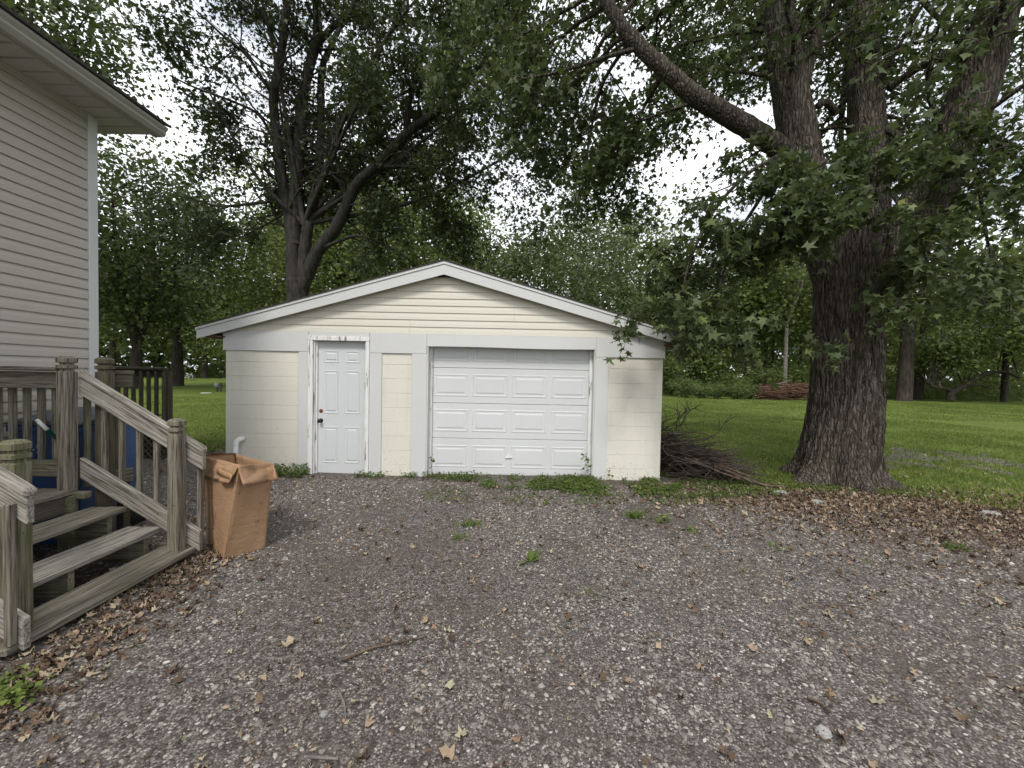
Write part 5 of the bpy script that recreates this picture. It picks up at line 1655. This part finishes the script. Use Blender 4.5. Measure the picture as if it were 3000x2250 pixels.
def scatter_pebbles(N, xr, yr, s0, s1, w=None):
    x = rng.uniform(*xr, N); y = yr[0] + (yr[1] - yr[0]) * rng.random(N) ** 1.5
    soil = vnoise(x, y, .9) + .5 * vnoise(x, y, 2.6) + .3 * rng.normal(size=N) * .5
    ok = (soil < .16 + .05 * x) & (np.abs(x) < y * 1.5 + .4) & (gravel_depth(x, y) > .1) & ~((x > GX0) & (x < GX1) & (y > GD - .1))
    x, y = x[ok], y[ok]; n = len(x)
    s = (s0 + (s1 - s0) * rng.random(n) ** 3.2) * (.85 + .1 * y)
    z = gz(x, y) - .001 + s * .05
    a = rng.uniform(0, 6.28, n); k = rng.uniform(.55, 1, n)
    T = octv[None] * (1 + .25 * rng.normal(size=(n, 6, 1)))
    Vx = T[..., 0] * s[:, None]; Vy = T[..., 1] * (s * k)[:, None]; Vz = T[..., 2] * (s * rng.uniform(.5, .85, n))[:, None]
    V = np.stack([x[:, None] + Vx * np.cos(a)[:, None] - Vy * np.sin(a)[:, None], y[:, None] + Vx * np.sin(a)[:, None] + Vy * np.cos(a)[:, None], z[:, None] + Vz], -1)
    F = (octf[None] + (np.arange(n) * 6)[:, None, None]).reshape(-1, 3)
    return V.reshape(-1, 3), F, np.repeat(rng.random(n) ** 1.25, 6)


V1, F1, R1 = scatter_pebbles(140000, (-5, 5), (1.15, 5.2), .0052, .013)
V2, F2, R2 = scatter_pebbles(9000, (-4, 7), (1.15, 5.4), .008, .021)
pb = place('gravel', np_mesh('gravel', np.concatenate([V1, V2]), np.concatenate([F1, F2 + len(V1)]), False, np.concatenate([R1, R2])), MT['pebble'])
tag(pb, 'loose dark and pale pebbles covering the drive', 'gravel', kind='stuff')

# ------------------------------------------------------------------ dry leaves
DRY = (np.array([(0, -.05, .05), (0, -.4, 0), (.36, -.34, .1), (.30, -.12, .0), (.52, .16, .12), (.34, .18, .02), (.22, .26, .0), (.05, .62, .12), (-.22, .30, .02), (-.31, .2, .05), (-.50, .22, .15), (-.27, -.10, .0), (-.38, -.32, .08)]), MAPLE[1])


def dry_pts(N, cx_, cy_, sx, sy):
    return rng.normal(cx_, sx, N), rng.normal(cy_, sy, N)


xs_, ys_ = [], []
for a in ((2600, 3.9, 4.75, 1.3, .32), (2800, 5.6, 4.55, 1.4, .42), (1700, 4.6, 4.1, 1.5, .5), (1500, 6.4, 3.8, 1.2, .6), (500, 5.5, 3.0, 1.5, .6), (800, 2.9, 5.0, .5, .25)):
    x, y = dry_pts(*a); xs_.append(x); ys_.append(y)
t = rng.random(900); xs_.append(-2.35 + rng.normal(0, .16, 900) + .25 * (1 - t) - .1); ys_.append(1.5 + 1.7 * t)
x, y = dry_pts(350, -2.7, 2.5, .3, .5); xs_.append(x); ys_.append(y)
x, y = dry_pts(700, -4.8, 6.6, .6, .6); xs_.append(x); ys_.append(y)
x, y = dry_pts(300, -3.3, 3.9, .7, .6); xs_.append(x); ys_.append(y)
x = rng.uniform(-4, 6.5, 1500); y = rng.uniform(1.3, 5.4, 1500); xs_.append(x); ys_.append(y)
x = rng.uniform(2, 9, 500); y = rng.uniform(5.3, 9, 500); xs_.append(x); ys_.append(y)
x = np.concatenate(xs_); y = np.concatenate(ys_)
ok = ~((x > GX0 - .1) & (x < GX1 + .1) & (y > GD - .05) & (y < GBACK)) & (y > 1.2) & ~((x - 4.93) ** 2 + (y - 5.8) ** 2 < .45 ** 2) & ~((x < HX + .1) & (y < 4.2))
x, y = x[ok], y[ok]; n = len(x)
tip = rng.normal(size=(n, 3)); tip[:, 2] *= .18
nor = rng.normal(size=(n, 3)) * .5; nor[:, 2] += 1
sz = .012 + .045 * rng.random(n) ** 2.2
lv = DRY[0] * np.array([1, 1, 2.6]); lv[:, 2] += 1.1 * lv[:, 0] ** 2
V, F, R = leaf_arrays(np.stack([x, y, gz(x, y) + .005 + rng.random(n) * .010], -1), tip, nor, sz, (lv, DRY[1]), rng.random(n) ** 1.4)
V += rng.normal(size=V.shape) * .0035
lit = place('leaf_litter', np_mesh('leaf_litter', V, F, False, R), MT['litter'])
tag(lit, 'dry brown maple leaves strewn over the gravel and round the maple', 'leaf litter', kind='stuff')


nf = 9000
fx_ = rng.uniform(-3.6, 7, nf); fy_ = 1.2 + 4.2 * rng.random(nf) ** 1.3
ok = (np.abs(fx_) < fy_ * 1.5 + .3) & (gravel_depth(fx_, fy_) > .05) & (fy_ < GD - .1) & (vnoise(fx_, fy_, 1.1) + .5 * vnoise(fx_, fy_, 3) + .06 * fx_ + rng.normal(size=nf) * .15 > 0.0)
fx_, fy_ = fx_[ok], fy_[ok]; n = len(fx_)
tip = rng.normal(size=(n, 3)); tip[:, 2] *= .2
nor = rng.normal(size=(n, 3)) * .4; nor[:, 2] += 1
V, F, R = leaf_arrays(np.stack([fx_, fy_, gz(fx_, fy_) + .006], -1), tip, nor, rng.uniform(.012, .035, n), (OVAL[0] * np.array([.8, 1, 2.5]), OVAL[1]), rng.random(n) ** 1.2)
frag = place('leaf_fragments', np_mesh('leaf_fragments', V, F, False, R), MT['litter'])
tag(frag, 'small dry leaf fragments trodden into the gravel drive', 'leaf litter', kind='stuff')


def dry_leaf(u, v, size, tone, label, oval=False):
    p = on_ground(u, v, -.095)
    zq = float(gz(p[0], p[1])) + .02
    tm = (OVAL[0] * np.array([1.3, 1, 1]) + np.array([0, -.5, 0]), OVAL[1]) if oval else (DRY[0] * np.array([1, 1, 1.8]), DRY[1])
    a = rng.uniform(0, 6.28)
    V, F, R = leaf_arrays(np.array([[0, 0, 0.]]), np.array([[math.cos(a), math.sin(a), .05]]), np.array([[rng.normal() * .2, rng.normal() * .2 - .15, 1.]]), np.array([size]), tm, np.array([tone]))
    size *= .8; V = V * .8 + rng.normal(size=V.shape) * size * np.array([.05, .05, .09])
    V[:, 2] += 2.2 / size * (V[:, 0] * math.sin(a) - V[:, 1] * math.cos(a)) ** 2 * rng.uniform(-.2, .6)
    tag(place('fallen_leaf', np_mesh('fallen_leaf', V, F, False, R), MT['litter'], None, (p[0], p[1], zq)), label, 'leaf', 'single leaves lying on the gravel')


for a in ((845, 1910, .085, .82, 'tan crumpled leaf on the gravel left of the long stick'), (768, 2012, .075, .80, 'tan oval leaf lying nearest the bottom left of the drive', True), (1310, 1870, .06, .97, 'pale green leaf lying on the gravel right of the long stick'), (1318, 2030, .065, .97, 'pale green leaf below the end of the long stick'),
          (1930, 1905, .07, .78, 'tan leaf lying flat in the middle right of the gravel', True), (2205, 1915, .07, .70, 'reddish leaf lying on the right part of the gravel'), (2370, 1900, .06, .70, 'second reddish leaf, further right on the gravel'), (2930, 1785, .07, .86, 'buff leaf lying on the gravel at the right edge'), (2570, 2070, .075, .95, 'pale leaf low on the right of the gravel'),
          (1040, 2085, .065, .96, 'pale greenish leaf beside the short twig'), (1310, 2230, .08, .72, 'brown leaf at the bottom edge of the picture'), (2810, 2120, .08, .35, 'dark brown leaf low on the right of the gravel'), (1926, 1442, .06, .74, 'orange brown leaf at the edge of the green weeds by the garage')):
    dry_leaf(*a)


# sticks on the gravel
def stick(pix, r, label, mat, seg=7):
    P = [on_ground(u, v, -.09) for u, v in pix]
    P = np.array([(p[0], p[1], float(gz(p[0], p[1])) + r + .008) for p in P])
    P = catmull(P, 5)
    o = tube_obj('stick', P, np.linspace(r, r * .55, len(P)), mat, None, seg)
    tag(o, label, 'stick', 'sticks lying on the gravel')


stick([(1000, 1958), (1090, 1918), (1170, 1900), (1250, 1880)], .008, 'long thin brown stick lying across the gravel', MT['deadwood'])
stick([(995, 2055), (1008, 2085), (1012, 2125)], .006, 'short pale twig pointing towards the bottom of the picture', MT['barkpale'])
stick([(905, 2240), (990, 2245)], .007, 'pale peeled stick at the very bottom edge', MT['barkpale'])
stick([(1740, 1745), (1800, 1762), (1850, 1778)], .004, 'thin pale stem in the middle of the gravel', MT['barkpale'])
stick([(1620, 1585), (1660, 1590), (1705, 1612)], .004, 'fine twig in front of the overhead door', MT['deadwood'])
stick([(2365, 2055), (2400, 2068), (2430, 2098)], .009, 'short curved pale stick on the right of the gravel', MT['deadwood'])
stick([(2420, 1782), (2480, 1785), (2545, 1797)], .004, 'thin brown twig on the right half of the gravel', MT['deadwood'])

# ------------------------------------------------------------------ grass
gp = []
def grass_zone(N, x0, x1, y0, y1, s0, s1, dens=1.6):
    x = rng.uniform(x0, x1, N); y = y0 + (y1 - y0) * rng.random(N) ** dens
    ok = (np.abs(x) < y * 1.55 + 1) & ((gravel_depth(x, y) < .05) | ((x > 5) & (y > 5.6) & (rng.random(N) < .55))) & ~((x > GX0 - .02) & (x < GX1 + .02) & (y > GD) & (y < GBACK)) & ~((x < HX + .1) & (y < HC + .2)) & ((x - 4.93) ** 2 + (y - 5.8) ** 2 > .55 ** 2)
    x, y = x[ok], y[ok]; n = len(x)
    gp.append((np.stack([x, y, gz(x, y) - .005], -1), rng.uniform(s0, s1, n)))
grass_zone(150000, 2.1, 16, 4.2, 15, .03, .075)
grass_zone(90000, -18, -3.8, 4.6, 20, .03, .075)
grass_zone(70000, 2.1, 34, 15, 29, .05, .10, 1.0)
P = np.concatenate([g[0] for g in gp]); sz = np.concatenate([g[1] for g in gp]); n = len(P)
tip = rng.normal(size=(n, 3)) * .55; tip[:, 2] = 1
nor = rng.normal(size=(n, 3)); nor[:, 2] *= .2
V, F, R = leaf_arrays(P, tip, nor, sz, (BLADE[0] * np.array([2.2, 1, 1]), BLADE[1]), np.clip(rng.normal(.45, .22, n) + .7 * vnoise(P[:, 0], P[:, 1], .8) + .5 * vnoise(P[:, 0], P[:, 1], 2.7), 0, 1))
gr = place('grass', np_mesh('grass', V, F, False, R), MT['grass'])
tag(gr, 'short green grass blades of the lawn', 'grass', kind='stuff')

# ------------------------------------------------------------------ weeds along the garage
xs_, ys_, hs_ = [], [], []
def weed_zone(N, x0, x1, y0, y1, h, nz_=.0):
    x = rng.uniform(x0, x1, N); y = rng.uniform(y0, y1, N)
    k = vnoise(x, y, 2.3) + .7 * vnoise(x, y, 7) + .4 * vnoise(x, y, 19) + rng.normal(size=N) * .12 > nz_
    xs_.append(x[k]); ys_.append(y[k]); hs_.append(rng.random(k.sum()) ** 1.5 * h)
weed_zone(11000, -.4, 2.3, 4.9, 5.47, .05, -.12)
weed_zone(9000, .6, 3.4, 4.7, 5.5, .05, -.02)
weed_zone(3200, -1.2, 2.6, 4.4, 5.0, .025, .16)
weed_zone(1500, -1.25, -.2, 5.2, 5.47, .07, -.05)
weed_zone(1500, -3.35, -2.85, 5.15, 5.45, .14, -.1)
weed_zone(700, -2.2, -1.3, 5.3, 5.46, .06, 0)
weed_zone(1500, 3.0, 4.6, 4.9, 5.4, .06, .08)
x = np.concatenate(xs_); y = np.concatenate(ys_); h = np.concatenate(hs_)
wd = crown_obj('weeds', np.stack([x, y, gz(x, y) + .004 + h], -1), .032, OVAL, MT['leaf_weed'], None, -.1, 1.1, .05)
tag(wd, 'low green creeping weeds along the foot of the garage', 'weeds', kind='stuff')


def plant(u, v, kind, label, n=10, s=.05, h=.06):
    p = on_ground(u, v, -.08); z0 = float(gz(p[0], p[1]))
    e = empty('weed', (p[0], p[1], z0), label, 'weed', 'single weeds in the gravel')
    if kind == 'rosette':
        a = rng.uniform(0, 6.28, n); tip = np.stack([np.cos(a), np.sin(a), rng.uniform(.2, 1.1, n)], -1)
        P = np.tile([[p[0], p[1], z0 + .005]], (n, 1)) + rng.normal(size=(n, 3)) * [.008, .008, .002]
        nor = np.stack([-np.cos(a) * .6, -np.sin(a) * .6, np.ones(n)], -1)
        V, F, R = leaf_arrays(P, tip, nor, rng.uniform(.7, 1.3, n) * s, (OVAL[0] * np.array([.6, 1, 1]), OVAL[1]), rng.uniform(.3, .9, n))
    elif kind == 'tuft':
        tip = rng.normal(size=(n, 3)) * .7; tip[:, 2] = 1
        P = np.tile([[p[0], p[1], z0]], (n, 1)) + rng.normal(size=(n, 3)) * [.05, .03, 0]
        V, F, R = leaf_arrays(P, tip, rng.normal(size=(n, 3)), rng.uniform(.6, 1.3, n) * s, (BLADE[0] * np.array([1.3, 1, 1]), BLADE[1]), rng.uniform(.3, .9, n))
    else:
        P = np.tile([[p[0], p[1], z0 + .01]], (n, 1)) + np.abs(rng.normal(size=(n, 3))) * [0, 0, h] + rng.normal(size=(n, 3)) * [s * 1.5, s, 0]
        tip = rng.normal(size=(n, 3)); tip[:, 2] *= .3
        nor = rng.normal(size=(n, 3)) * .4; nor[:, 2] += 1
        V, F, R = leaf_arrays(P, tip, nor, rng.uniform(.6, 1.2, n) * s, (OVAL[0] * np.array([1.4, 1, 1]), OVAL[1]), rng.uniform(.45, 1, n))
    o = place('leaves', np_mesh('leaves', V, F, False, R), MT['leaf_weed'], e); o.location = -Vector(e.location)
    if kind == 'vine':
        pass
    return e


plant(1553, 1650, 'rosette', 'upright narrow leaved weed in the middle of the gravel', 9, .11)
plant(1940, 1538, 'bush', 'bright green leafy weed in front of the garage right corner', 60, .035, .05)
plant(1860, 1525, 'tuft', 'grassy tuft just left of the bright leafy weed', 90, .10)
plant(2025, 1563, 'bush', 'flat dark green weed right of the bright leafy weed', 30, .035, .02)
plant(1378, 1545, 'tuft', 'yellowish grass tuft in front of the overhead door', 70, .08)
plant(1345, 1582, 'tuft', 'low spreading grass tuft below the yellowish one', 60, .06)
plant(2270, 1614, 'bush', 'small lone broad leaved weed on the right gravel', 14, .035, .03)
plant(2180, 1678, 'bush', 'small yellow green weed on the right gravel', 16, .022, .02)
plant(1735, 1742, 'tuft', 'wispy grass tuft by the thin pale stem', 24, .05)
plant(875, 1935, 'tuft', 'tiny green tuft beside the tan crumpled leaf', 20, .025)
plant(2800, 1610, 'tuft', 'faint grass tuft in the leaf litter at the right', 90, .07)
plant(2540, 1650, 'tuft', 'small yellow grass tuft right of the lone broad leaved weed', 30, .04)
plant(45, 2050, 'bush', 'bushy green weed at the lower left below the steps', 150, .03, .03)
plant(20, 2010, 'bush', 'green weed clump against the foot of the near newel post', 60, .03, .03)
plant(720, 2195, 'tuft', 'bright yellow green sprig at the bottom left of the gravel', 8, .02)


def vine(pts, label, n=14):
    P = catmull(pts, 6)
    e = empty('vine', tuple(P[0]), label, 'vine', 'vines climbing the garage front')
    t = Tubes(); t.add(P, np.full(len(P), .002), 4)
    o = place('stem', t.mesh('stem'), MT['leaf_weed'], e); o.location = -Vector(e.location)
    i = rng.integers(2, len(P), n)
    crown_obj('leaves', P[i] + rng.normal(size=(n, 3)) * [.025, .012, .02] - [0, .012, 0], .06, OVAL, MT['leaf_weed'], e, .3, .2, .1)


vine([at(1268, 1385, 5.40), at(1262, 1355, 5.40), at(1266, 1345, 5.41), at(1258, 1335, 5.41)], 'small vine climbing the left jamb of the overhead door', 10)
vine([at(1722, 1388, 5.40), at(1722, 1365, 5.40), at(1718, 1345, 5.41), at(1716, 1332, 5.41)], 'leafy vine climbing the right jamb of the overhead door', 22)
vine([at(1785, 1400, 5.39), at(1784, 1385, 5.39), at(1786, 1368, 5.40)], 'little vine between the white trim and the right block wall', 10)
vine([at(905, 1400, 5.37), at(900, 1375, 5.37), at(895, 1362, 5.38)], 'little vine at the foot of the entry door left casing', 8)
